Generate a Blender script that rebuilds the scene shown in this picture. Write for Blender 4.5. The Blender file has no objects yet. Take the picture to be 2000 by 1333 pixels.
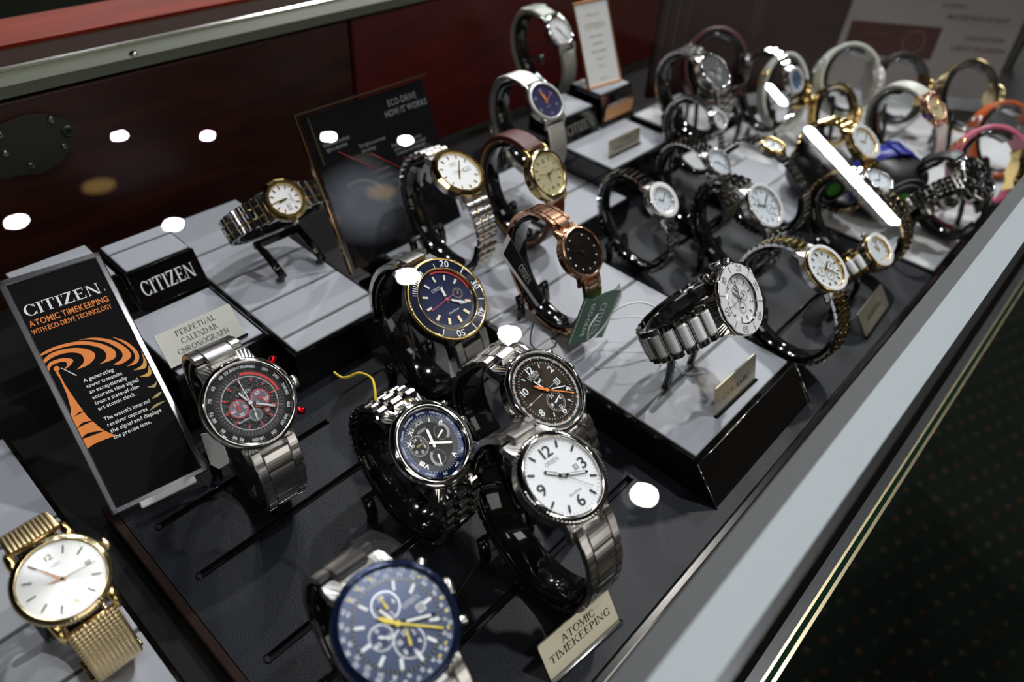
import bpy, math, random
from mathutils import Vector, Matrix
random.seed(7)
S = 0.00116                   # metres per drawing unit used below
PI = math.pi
scn = bpy.context.scene
col = scn.collection
R_ = math.radians

# ------------------------------------------------------------------ camera, world, exposure
cd = bpy.data.cameras.new('camera'); cam = bpy.data.objects.new('camera', cd); col.objects.link(cam)
cd.sensor_width = 36.0; cd.lens = 25.15; cd.clip_start = 0.01; cd.clip_end = 50
right = Vector((0.67630972, -0.73400578, 0.06197323))
down = Vector((-0.45219108, -0.48011198, -0.75167527))
fwd = Vector((0.58148808, 0.48034155, -0.65661526))
cam.matrix_world = Matrix(((right.x, -down.x, -fwd.x, 0), (right.y, -down.y, -fwd.y, 0),
                           (right.z, -down.z, -fwd.z, 272 * S), (0, 0, 0, 1)))
cd.dof.use_dof = True; cd.dof.focus_distance = 310 * S; cd.dof.aperture_fstop = 5.8
scn.camera = cam
scn.view_settings.view_transform = 'Standard'; scn.view_settings.look = 'None'
scn.view_settings.gamma = 1.0; scn.view_settings.use_curve_mapping = False
scn.view_settings.exposure = 0.12
scn.cycles.transparent_max_bounces = 32
scn.cycles.max_bounces = 8
scn.cycles.glossy_bounces = 5
scn.cycles.sample_clamp_indirect = 4.0
scn.cycles.use_denoising = True
w = bpy.data.worlds.new('world'); scn.world = w; w.use_nodes = True
w.node_tree.nodes['Background'].inputs[0].default_value = (1.0, 0.86, 0.72, 1)
w.node_tree.nodes['Background'].inputs[1].default_value = 0.026

LAMPS = [  # recessed ceiling spots: x, y, radius, power
    (1697, 5092, 40, 16), (2148, 4716, 36, 14), (779, 4411, 52, 22), (1408, 3808, 46, 26), (2781, 4166, 40, 20), (3165, 3768, 38, 20),
    (2077, 2499, 50, 42), (2128, 1777, 46, 44), (1789, 708, 48, 62),
    (1100, -180, 50, 30), (300, -900, 50, 9), (-900, -600, 50, 8)]  # this row: unseen spots added to light the dials from the front
CEIL = 2350
for i, (x, y, r, p) in enumerate(LAMPS):
    ld = bpy.data.lights.new('downlight', 'AREA'); ld.shape = 'DISK'; ld.size = 2 * r * S; ld.energy = p * 1.0
    ld.color = (1.0, 0.97, 0.93) if i % 3 else (0.93, 0.95, 1.0)
    lo = bpy.data.objects.new('downlight', ld); col.objects.link(lo)
    lo.location = (x * S, y * S, (CEIL - 6) * S)
for x, y, sx, sy, p in ((500, -1900, 1.5, .7, 10), (2300, -1500, 1.4, .7, 9)):   # unseen overhead panels, added to brighten the steel
    ld = bpy.data.lights.new('overhead_fill', 'AREA'); ld.shape = 'RECTANGLE'; ld.size = sx; ld.size_y = sy; ld.energy = p; ld.color = (1, .97, .92)
    lo = bpy.data.objects.new('overhead_fill', ld); col.objects.link(lo); lo.location = (x * S, y * S, (CEIL - 10) * S)
ld = bpy.data.lights.new('front_fill', 'AREA'); ld.shape = 'RECTANGLE'; ld.size = 2.2; ld.size_y = 1.0; ld.energy = 9; ld.color = (1, .96, .90)   # added fill light in front of the counter, brightens bracelets and dials
lo = bpy.data.objects.new('front_fill', ld); col.objects.link(lo); lo.location = (.6, -2.6, .35); lo.rotation_euler = (PI / 2, 0, PI)
lo.rotation_euler = (R_(90), 0, 0)
for x, y in ((1294, 4513), (2558, 3310), (2588, 830)):
    ld = bpy.data.lights.new('warm_downlight', 'AREA'); ld.shape = 'DISK'; ld.size = 0.22; ld.energy = 0.16
    ld.color = (1.0, 0.62, 0.18)
    lo = bpy.data.objects.new('warm_downlight', ld); col.objects.link(lo); lo.location = (x * S, y * S, (CEIL - 6) * S)

# ------------------------------------------------------------------ materials
MATS = {}
def mat(name, c=(.5, .5, .5), metal=0.0, rough=0.4, coat=0.0, emit=None, bump=None, spec=None):
    if name in MATS: return MATS[name]
    m = bpy.data.materials.new(name); m.use_nodes = True; MATS[name] = m
    nt = m.node_tree; b = nt.nodes['Principled BSDF']
    b.inputs['Base Color'].default_value = (*c, 1); b.inputs['Metallic'].default_value = metal
    b.inputs['Roughness'].default_value = rough; b.inputs['Coat Weight'].default_value = coat
    b.inputs['Coat Roughness'].default_value = 0.03
    if spec is not None: b.inputs['Specular IOR Level'].default_value = spec
    if emit: b.inputs['Emission Color'].default_value = (*emit[:3], 1); b.inputs['Emission Strength'].default_value = emit[3]
    if bump:
        kind, sc, st = bump
        tc = nt.nodes.new('ShaderNodeTexCoord'); bp = nt.nodes.new('ShaderNodeBump'); bp.inputs['Strength'].default_value = st
        bp.inputs['Distance'].default_value = 0.0004
        if kind == 'noise':
            n = nt.nodes.new('ShaderNodeTexNoise'); n.inputs['Scale'].default_value = sc; n.inputs['Detail'].default_value = 4
            nt.links.new(tc.outputs['Object'], n.inputs['Vector']); h = n.outputs['Fac']
        elif kind == 'grain':     # fine leather-like pebbles
            n = nt.nodes.new('ShaderNodeTexVoronoi'); n.inputs['Scale'].default_value = sc
            nt.links.new(tc.outputs['Object'], n.inputs['Vector']); h = n.outputs['Distance']
        elif kind == 'brush':     # brushing along one axis
            mp = nt.nodes.new('ShaderNodeMapping'); mp.inputs['Scale'].default_value = sc
            n = nt.nodes.new('ShaderNodeTexNoise'); n.inputs['Scale'].default_value = 1.0; n.inputs['Detail'].default_value = 3
            nt.links.new(tc.outputs['Object'], mp.inputs['Vector']); nt.links.new(mp.outputs['Vector'], n.inputs['Vector']); h = n.outputs['Fac']
        elif kind == 'weave':     # woven wire band, from the strip's own UVs in millimetres
            sx = nt.nodes.new('ShaderNodeSeparateXYZ'); nt.links.new(tc.outputs['UV'], sx.inputs[0])
            def mth(op, a, b=None):
                q = nt.nodes.new('ShaderNodeMath'); q.operation = op
                for k, vv in enumerate((a, b)):
                    if vv is None: continue
                    if isinstance(vv, (int, float)): q.inputs[k].default_value = vv
                    else: nt.links.new(vv, q.inputs[k])
                return q.outputs[0]
            row = mth('FLOOR', mth('MULTIPLY', sx.outputs[1], sc * 1.0))
            a_ = mth('SINE', mth('MULTIPLY', sx.outputs[1], sc * PI))
            off = mth('MULTIPLY', row, PI)
            b_ = mth('SINE', mth('ADD', mth('MULTIPLY', sx.outputs[0], sc * PI), off))
            h = mth('MULTIPLY', mth('ABSOLUTE', a_), mth('ABSOLUTE', b_))
            bp.inputs['Distance'].default_value = 0.0004
        elif kind == 'guilloche':  # fine ribs on a dial
            wv = nt.nodes.new('ShaderNodeTexWave'); wv.inputs['Scale'].default_value = sc
            nt.links.new(tc.outputs['Object'], wv.inputs['Vector']); h = wv.outputs['Fac']; bp.inputs['Distance'].default_value = 0.0002
        nt.links.new(h, bp.inputs['Height']); nt.links.new(bp.outputs['Normal'], b.inputs['Normal'])
    return m

def glass_mat(name, tint=(1, 1, 1), ior=1.5, rough=0.0):
    if name in MATS: return MATS[name]
    m = bpy.data.materials.new(name); m.use_nodes = True; MATS[name] = m
    nt = m.node_tree; nt.nodes.clear()
    o = nt.nodes.new('ShaderNodeOutputMaterial'); mx = nt.nodes.new('ShaderNodeMixShader'); fr = nt.nodes.new('ShaderNodeFresnel')
    tr = nt.nodes.new('ShaderNodeBsdfTransparent'); gl = nt.nodes.new('ShaderNodeBsdfGlossy')
    geo = nt.nodes.new('ShaderNodeNewGeometry')
    fr.inputs['IOR'].default_value = ior; tr.inputs[0].default_value = (*tint, 1); gl.inputs['Roughness'].default_value = rough
    mi = nt.nodes.new('ShaderNodeMath'); mi.operation = 'SUBTRACT'; mi.inputs[0].default_value = 1.0
    nt.links.new(geo.outputs['Backfacing'], mi.inputs[1])
    mu = nt.nodes.new('ShaderNodeMath'); mu.operation = 'MULTIPLY'
    nt.links.new(fr.outputs[0], mu.inputs[0]); nt.links.new(mi.outputs[0], mu.inputs[1])
    nt.links.new(mu.outputs[0], mx.inputs[0]); nt.links.new(tr.outputs[0], mx.inputs[1]); nt.links.new(gl.outputs[0], mx.inputs[2])
    nt.links.new(mx.outputs[0], o.inputs[0])
    return m

mat('steel_brushed', (.66, .64, .61), 1, .22)
mat('steel_polished', (.78, .76, .73), 1, .07)
mat('steel_dark', (.28, .27, .26), 1, .12)
mat('gold', (.95, .68, .26), 1, .12)
mat('pale_gold', (.90, .74, .42), 1, .14)
mat('rose_gold', (.90, .53, .34), 1, .17)
mat('copper_frame', (.85, .42, .18), 1, .3)
mat('gold_mesh', (.90, .70, .38), 1, .28, bump=('weave', .72, .8))
mat('steel_mesh', (.82, .80, .72), 1, .3, bump=('weave', .55, .8))
mat('black_plastic', (.004, .004, .004), 0, .07, coat=.6)
mat('black_gloss', (.004, .0035, .003), 0, .06, coat=.5)
mat('black_satin', (.010, .010, .010), 0, .35)
mat('tray_leather', (.007, .0085, .012), 0, .5, bump=('grain', 1500, .2), spec=.25)
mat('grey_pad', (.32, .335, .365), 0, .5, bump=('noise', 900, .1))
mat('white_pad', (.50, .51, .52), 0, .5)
mat('pad_edge', (.07, .075, .075), 0, .3)
mat('white_ceramic', (.86, .87, .86), 0, .08, coat=.6)
mat('white_dial', (.86, .86, .85), 0, .35)
mat('white_ribbed_dial', (.88, .89, .89), 0, .35, bump=('guilloche', 320, .5))
mat('pearl_dial', (.74, .80, .84), .1, .22)
mat('silver_dial', (.86, .87, .84), .55, .34)
mat('champagne_dial', (.88, .80, .50), .45, .32)
mat('black_dial', (.012, .010, .008), .2, .22)
mat('black_woven_dial', (.016, .016, .017), .1, .3, bump=('grain', 1600, .8))
mat('brown_dial', (.030, .022, .014), .55, .26)
mat('blue_dial', (.008, .016, .065), .25, .22)
mat('steelblue_dial', (.010, .026, .075), .2, .3)
mat('sky_dial', (.10, .20, .36), .3, .3)
mat('purple_dial', (.035, .030, .10), .2, .25)
mat('grey_dial', (.22, .23, .24), .6, .3)
mat('sub_grey', (.10, .105, .11), .4, .4)
mat('silver_grey', (.42, .42, .42), .6, .3)
mat('sub_purple', (.13, .11, .14), .6, .3)
mat('white_print', (.85, .86, .86), 0, .5)
mat('soft_print', (.30, .33, .36), 0, .5)
mat('black_print', (.012, .012, .012), 0, .4)
mat('grey_print', (.26, .26, .26), 0, .5)
mat('glow_print', (.13, .14, .17), 0, .5)
mat('orange_print', (.85, .24, .03), 0, .5)
mat('amber_print', (.70, .36, .06), 0, .5)
mat('olive_print', (.42, .34, .14), 0, .5)
mat('yellow_print', (.80, .62, .03), 0, .4)
mat('red_print', (.75, .03, .03), 0, .4)
mat('pink_print', (.75, .08, .18), 0, .4)
mat('red_metal', (.70, .01, .02), 1, .18)
mat('navy_insert', (.010, .014, .035), 0, .16, coat=.4)
mat('blue_insert', (.010, .022, .075), .6, .10, coat=.6)
mat('black_insert', (.006, .006, .006), 0, .3, spec=.2)
mat('diamond', (.9, .9, .9), .25, .12)
mat('leather_brown', (.085, .010, .008), 0, .42, bump=('noise', 500, .25))
mat('leather_lining', (.50, .33, .15), 0, .6)
mat('white_strap', (.66, .70, .60), 0, .45)
mat('cream_strap', (.62, .62, .55), 0, .4)
mat('pink_strap', (.75, .16, .27), 0, .4)
mat('blue_strap', (.012, .022, .30), 0, .35)
mat('black_strap', (.008, .008, .008), 0, .4)
mat('orange_strap', (.55, .10, .015), 0, .4)
mat('plate_metal', (.62, .58, .45), .85, .38, bump=('brush', (25, 2200, 2200), .2))
mat('silver_plate', (.66, .66, .60), .85, .38, bump=('brush', (25, 2200, 2200), .2))
mat('mirror_frame', (.55, .57, .62), 1, .16, bump=('noise', 90, .12))
mat('sign_black', (.006, .0055, .006), 0, .5, bump=('noise', 300, .03), spec=.05)
mat('sign_white', (.74, .76, .70), 0, .4)
mat('tag_green', (.010, .085, .030), 0, .35)
mat('tag_white', (.78, .78, .76), 0, .5)
mat('cord_white', (.80, .80, .78), 0, .5)
mat('cord_yellow', (.70, .52, .03), 0, .6)
mat('cord_black', (.01, .01, .01), 0, .5)
mat('green_dial', (.05, .30, .03), 0, .4)
mat('rail_metal', (.095, .104, .072), .0, .5, spec=.2)
mat('rail_edge', (.80, .78, .72), 1, .2)
mat('rail_brown', (.026, .016, .013), 0, .7, spec=.02)
mat('bar_grey', (.075, .078, .079), 0, .55, spec=.2)
mat('bar_white', (.34, .375, .39), 0, .5, spec=.2)
mat('bar_black', (.006, .006, .006), 0, .25)
mat('brass', (.86, .74, .46), 1, .25)
mat('glass_edge', (.006, .018, .011), 0, .08, coat=.5)
mat('lock_metal', (.028, .030, .020), .3, .4, bump=('noise', 300, .3))
mat('ledge_grey', (.035, .037, .04), .2, .25)
mat('wall_dark', (.002, .002, .002), 0, .9, spec=0.0)
mat('poster_white', (.34, .315, .30), 0, .5)
mat('poster_brown', (.055, .006, .004), 0, .5)
mat('poster_ink', (.13, .05, .045), 0, .5)
mat('olive_panel', (.16, .12, .045), 0, .5)
mat('lamp_trim', (.7, .7, .7), 0, .5)
mat('led', (1, 1, 1), 0, .5, emit=(.93, 1.0, .97, 330))
mat('clear_plastic', (.8, .8, .82), .2, .12)
glass_mat('crystal', (.985, .99, .995), 1.42)
glass_mat('acrylic', (.96, .97, .98), 1.45)

def wood(name, c1, c2, sc, rough=.22, coat=.4):
    m = mat(name, c1, 0, rough, coat); nt = m.node_tree; b = nt.nodes['Principled BSDF']
    tc = nt.nodes.new('ShaderNodeTexCoord'); mp = nt.nodes.new('ShaderNodeMapping'); mp.inputs['Scale'].default_value = sc
    n = nt.nodes.new('ShaderNodeTexNoise'); n.inputs['Scale'].default_value = 3; n.inputs['Detail'].default_value = 6; n.inputs['Distortion'].default_value = .8
    cr = nt.nodes.new('ShaderNodeValToRGB'); cr.color_ramp.elements[0].position = .3; cr.color_ramp.elements[1].position = .75
    cr.color_ramp.elements[0].color = (*c1, 1); cr.color_ramp.elements[1].color = (*c2, 1)
    nt.links.new(tc.outputs['Object'], mp.inputs[0]); nt.links.new(mp.outputs[0], n.inputs['Vector'])
    nt.links.new(n.outputs['Fac'], cr.inputs[0]); nt.links.new(cr.outputs[0], b.inputs['Base Color'])
wood('door_wood_brown', (.016, .003, .001), (.055, .010, .003), (3, 3, 22), .4, .05)
wood('door_wood_red', (.055, .002, .001), (.11, .004, .002), (3, 3, 18), .45, 0)
wood('board_wood', (.014, .002, .001), (.035, .004, .002), (3, 18, 3), .5, 0)
mat('painted_reflection', (.06, .042, .042), 0, .5)
wood('rail_wood', (.13, .012, .002), (.20, .020, .004), (3, 25, 25), .5, 0)
MATS['rail_wood'].node_tree.nodes['Principled BSDF'].inputs['Specular IOR Level'].default_value = .1

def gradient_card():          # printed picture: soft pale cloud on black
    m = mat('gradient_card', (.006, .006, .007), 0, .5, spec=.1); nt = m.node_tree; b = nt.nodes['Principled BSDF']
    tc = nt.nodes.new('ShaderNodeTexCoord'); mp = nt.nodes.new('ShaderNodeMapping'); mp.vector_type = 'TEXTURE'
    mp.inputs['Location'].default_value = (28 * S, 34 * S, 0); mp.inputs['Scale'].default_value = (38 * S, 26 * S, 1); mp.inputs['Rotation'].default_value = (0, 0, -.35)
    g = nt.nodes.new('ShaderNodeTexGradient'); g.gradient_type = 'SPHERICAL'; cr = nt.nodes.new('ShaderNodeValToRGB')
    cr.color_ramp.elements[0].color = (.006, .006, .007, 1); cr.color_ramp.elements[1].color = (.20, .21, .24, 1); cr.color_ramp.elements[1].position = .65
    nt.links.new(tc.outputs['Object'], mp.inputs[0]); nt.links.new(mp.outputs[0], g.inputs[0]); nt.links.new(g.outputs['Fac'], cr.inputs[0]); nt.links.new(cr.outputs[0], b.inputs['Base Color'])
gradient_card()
def sunray_dial(name, c1, c2, metal, rough):
    """brushed dial whose grain runs out from the centre"""
    m = mat(name, c1, metal, rough); nt = m.node_tree; b = nt.nodes['Principled BSDF']
    b.inputs['Anisotropic'].default_value = .7
    tg = nt.nodes.new('ShaderNodeTangent'); tg.direction_type = 'RADIAL'; tg.axis = 'Z'
    nt.links.new(tg.outputs[0], b.inputs['Tangent'])
sunray_dial('silver_sunray', (.88, .89, .86), 0, .75, .36)
sunray_dial('brown_sunray', (.034, .024, .014), 0, .7, .32)

def carpet_mat():
    m = mat('carpet', (.002, .008, .003), 0, .95, spec=.1); nt = m.node_tree; b = nt.nodes['Principled BSDF']
    tc = nt.nodes.new('ShaderNodeTexCoord'); mp = nt.nodes.new('ShaderNodeMapping')
    mp.inputs['Scale'].default_value = (22, 22, 22); mp.inputs['Rotation'].default_value = (0, 0, .35)
    nt.links.new(tc.outputs['Object'], mp.inputs[0])
    v = nt.nodes.new('ShaderNodeTexVoronoi'); v.voronoi_dimensions = '2D'; v.inputs['Scale'].default_value = 1; v.inputs['Randomness'].default_value = 0.0
    nt.links.new(mp.outputs[0], v.inputs['Vector'])
    lt = nt.nodes.new('ShaderNodeMath'); lt.operation = 'LESS_THAN'; lt.inputs[1].default_value = .10; nt.links.new(v.outputs['Distance'], lt.inputs[0])
    cr = nt.nodes.new('ShaderNodeValToRGB'); cr.color_ramp.interpolation = 'CONSTANT'
    cr.color_ramp.elements[0].color = (.030, .013, .003, 1)
    for p, c in ((.3, (.004, .010, .004)), (.45, (.022, .003, .002)), (.62, (.026, .013, .003)), (.8, (.016, .016, .008))):
        e = cr.color_ramp.elements.new(p); e.color = (*c, 1)
    sp = nt.nodes.new('ShaderNodeSeparateColor'); nt.links.new(v.outputs['Color'], sp.inputs[0]); nt.links.new(sp.outputs[0], cr.inputs[0])
    mx = nt.nodes.new('ShaderNodeMix'); mx.data_type = 'RGBA'; nt.links.new(lt.outputs[0], mx.inputs[0])
    mx.inputs[6].default_value = (.0004, .0018, .0006, 1); nt.links.new(cr.outputs[0], mx.inputs[7]); nt.links.new(mx.outputs[2], b.inputs['Base Color'])
carpet_mat()

# ------------------------------------------------------------------ mesh helper
I4 = Matrix.Identity(4)
class MB:
    def __init__(s): s.v = []; s.f = []; s.m = []; s.s = []; s.uv = []
    def add(s, vs, fs, m=0, sm=False, T=None, uvs=None):
        b = len(s.v)
        s.v += [tuple((T @ Vector(p)) if T else p) for p in vs]
        for i, f in enumerate(fs):
            s.f.append([b + k for k in f]); s.m.append(m); s.s.append(sm); s.uv.append(uvs[i] if uvs else None)
        return s
    def box(s, c, d, bev=0.0, m=0, T=None):
        x, y, z = (q / 2 for q in d); e = min(bev, x * .95, y * .95, z * .95)
        if e <= 0:
            vs = [(c[0] + a * x, c[1] + b * y, c[2] + g * z) for a in (-1, 1) for b in (-1, 1) for g in (-1, 1)]
            return s.add(vs, [(0, 1, 3, 2), (4, 6, 7, 5), (0, 4, 5, 1), (2, 3, 7, 6), (0, 2, 6, 4), (1, 5, 7, 3)], m, False, T)
        vs = []; idx = {}
        for a in (-1, 1):
            for b in (-1, 1):
                for g in (-1, 1):
                    for k in range(3):
                        q = [a * x, b * y, g * z]; q2 = [a * (x - e), b * (y - e), g * (z - e)]; q2[k] = q[k]
                        idx[(a, b, g, k)] = len(vs); vs.append((c[0] + q2[0], c[1] + q2[1], c[2] + q2[2]))
        fs = []
        def key(ax, sg, i, j, k):
            o = [0, 0, 0]; o[ax] = sg; o[(ax + 1) % 3] = i; o[(ax + 2) % 3] = j; return idx[(*o, k)]
        for ax in range(3):
            for sg in (-1, 1):
                q = [key(ax, sg, i, j, ax) for i, j in ((-1, -1), (1, -1), (1, 1), (-1, 1))]
                fs.append(q if sg > 0 else q[::-1])
        for ax in range(3):           # edge strips run along ax
            b_, c_ = (ax + 1) % 3, (ax + 2) % 3
            for i in (-1, 1):
                for j in (-1, 1):
                    def kk(t, k):
                        o = [0, 0, 0]; o[ax] = t; o[b_] = i; o[c_] = j; return idx[(*o, k)]
                    q = [kk(-1, b_), kk(1, b_), kk(1, c_), kk(-1, c_)]
                    fs.append(q[::-1] if i * j > 0 else q)
        for a in (-1, 1):
            for b in (-1, 1):
                for g in (-1, 1):
                    q = [idx[(a, b, g, k)] for k in range(3)]; fs.append(q if a * b * g > 0 else q[::-1])
        return s.add(vs, fs, m, False, T)
    def lathe(s, prof, n=64, m=0, sm=True, T=None, a0=0, a1=2 * PI, knurl=0, kn=0, kr=0, caps=True, mats=None):
        full = abs(a1 - a0 - 2 * PI) < 1e-6; cnt = n if full else n + 1; vs = []
        for i in range(cnt):
            a = a0 + (a1 - a0) * i / n
            for (r, z) in prof:
                rr = r + (knurl * math.cos(kn * a) if kn and r > kr else 0)
                vs.append((rr * math.cos(a), rr * math.sin(a), z))
        k = len(prof)
        for j in range(k - 1):
            fs = []
            for i in range(n):
                p, q = i * k, ((i + 1) % cnt) * k
                fs.append((p + j, q + j, q + j + 1, p + j + 1))
            if j == 0: b0 = len(s.v); s.add(vs, [], m, sm, T)
            for f in fs:
                s.f.append([b0 + t for t in f]); s.m.append(mats[j] if mats else m); s.s.append(sm); s.uv.append(None)
        return s
    def disc(s, r, z, n=64, m=0, T=None, c=(0, 0), sx=1, sy=1, t=0):
        vs = [(c[0] + r * sx * math.cos(2 * PI * i / n), c[1] + r * sy * math.sin(2 * PI * i / n), z) for i in range(n)]
        if t:
            vs += [(x, y, z - t) for x, y, _ in vs]
            fs = [list(range(n))] + [(i, i + n, (i + 1) % n + n, (i + 1) % n) for i in range(n)]
            return s.add(vs, fs, m, False, T)
        return s.add(vs, [list(range(n))], m, False, T)
    def ring(s, r0, r1, z, n=72, m=0, T=None, c=(0, 0), a0=0, a1=2 * PI, t=.08, sm=False):
        vs = []
        for i in range(n + 1):
            a = a0 + (a1 - a0) * i / n; cx, sy = math.cos(a), math.sin(a)
            vs += [(c[0] + r0 * cx, c[1] + r0 * sy, z), (c[0] + r1 * cx, c[1] + r1 * sy, z), (c[0] + r1 * cx, c[1] + r1 * sy, z - t), (c[0] + r0 * cx, c[1] + r0 * sy, z - t)]
        fs = []
        for i in range(n):
            p, q = 4 * i, 4 * i + 4
            fs += [(p, p + 1, q + 1, q), (p + 1, p + 2, q + 2, q + 1), (p + 3, p, q, q + 3)]
        return s.add(vs, fs, m, sm, T)
    def poly(s, pts, z0, z1, m=0, T=None):
        """closed outline in x, y pushed from z0 up to z1"""
        ar = sum(pts[i - 1][0] * pts[i][1] - pts[i][0] * pts[i - 1][1] for i in range(len(pts)))
        if ar < 0: pts = pts[::-1]
        n = len(pts); vs = [(x, y, z1) for x, y in pts] + [(x, y, z0) for x, y in pts]
        return s.add(vs, [list(range(n)), list(range(2 * n - 1, n - 1, -1))] + [(i, i + n, (i + 1) % n + n, (i + 1) % n) for i in range(n)], m, False, T)
    def tube(s, pts, r, n=8, m=0, T=None, closed=False, rs=None):
        pts = [Vector(p) for p in pts]; k = len(pts); vs = []; up = None
        for i, p in enumerate(pts):
            a = pts[(i - 1) % k] if (i or closed) else p; b = pts[(i + 1) % k] if (i < k - 1 or closed) else p
            t = (b - a).normalized()
            if up is None: up = Vector((0, 0, 1)) if abs(t.z) < .9 else Vector((1, 0, 0))
            x = t.cross(up).normalized(); y = x.cross(t).normalized(); up = y
            rr = rs[i] if rs else r
            vs += [tuple(p + x * rr * math.cos(2 * PI * j / n) + y * rr * math.sin(2 * PI * j / n)) for j in range(n)]
        fs = []
        for i in range(k if closed else k - 1):
            for j in range(n):
                a, b = i * n, ((i + 1) % k) * n
                fs.append((a + j, a + (j + 1) % n, b + (j + 1) % n, b + j))
        if not closed: fs += [list(range(n))[::-1], [(k - 1) * n + j for j in range(n)]]
        return s.add(vs, fs, m, True, T)
    def sweep(s, frames, sect, m=0, sm=True, T=None, closed=False, uv=False):
        """frames: (origin, X, Y); sect: function of i giving the section points"""
        k = len(frames); vs = []; n = None; arc = [0]
        for i, (o, X, Y) in enumerate(frames):
            sc = sect(i); n = len(sc)
            vs += [tuple(o + X * a + Y * b) for a, b in sc]
            if i: arc.append(arc[-1] + (o - frames[i - 1][0]).length)
        fs = []; uvs = []
        for i in range(k if closed else k - 1):
            A, B = i * n, ((i + 1) % k) * n
            for j in range(n):
                fs.append((A + j, A + (j + 1) % n, B + (j + 1) % n, B + j))
                sc = sect(i); x0, x1 = sc[j][0], sc[(j + 1) % n][0]
                uvs.append([(x0, arc[i]), (x1, arc[i]), (x1, arc[min(i + 1, k - 1)]), (x0, arc[min(i + 1, k - 1)])])
        if not closed:
            fs += [list(range(n))[::-1], [(k - 1) * n + j for j in range(n)]]; uvs += [[(0, 0)] * n, [(0, 0)] * n]
        return s.add(vs, fs, m, sm, T, uvs if uv else None)
    def text(s, txt, h, x, y, z, m=0, T=None, serif=False, align='c', rot=0, sx=1.0, t=.06, width=None):
        vs, fs, wd = glyphs(txt, serif)
        k = h
        if width: sx = width / (wd * h)
        ox = {'c': -wd / 2, 'l': 0, 'r': -wd}[align]; ca, sa = math.cos(rot), math.sin(rot)
        out = []
        for zz in (z, z - t):
            for a, b in vs:
                p, q = (a + ox) * k * sx, (b - (.5 if align == 'c' else 0)) * k
                out.append((x + p * ca - q * sa, y + p * sa + q * ca, zz))
        return s.add(out, list(fs), m, False, T)
    def build(s, name, mats, parent=None, loc=None):
        me = bpy.data.meshes.new(name)
        me.from_pydata([(a * S, b * S, c * S) for a, b, c in s.v], [], s.f)
        for q in ([mats] if isinstance(mats, str) else mats): me.materials.append(MATS[q])
        me.polygons.foreach_set('material_index', s.m); me.polygons.foreach_set('use_smooth', s.s)
        if any(u for u in s.uv):
            ul = me.uv_layers.new(name='strip')
            for p, u in zip(me.polygons, s.uv):
                if u:
                    for li, c in zip(p.loop_indices, u): ul.data[li].uv = c
        me.update()
        o = bpy.data.objects.new(name, me); col.objects.link(o)
        if parent: o.parent = parent
        if loc: o.location = Vector(loc) * S
        return o

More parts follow.
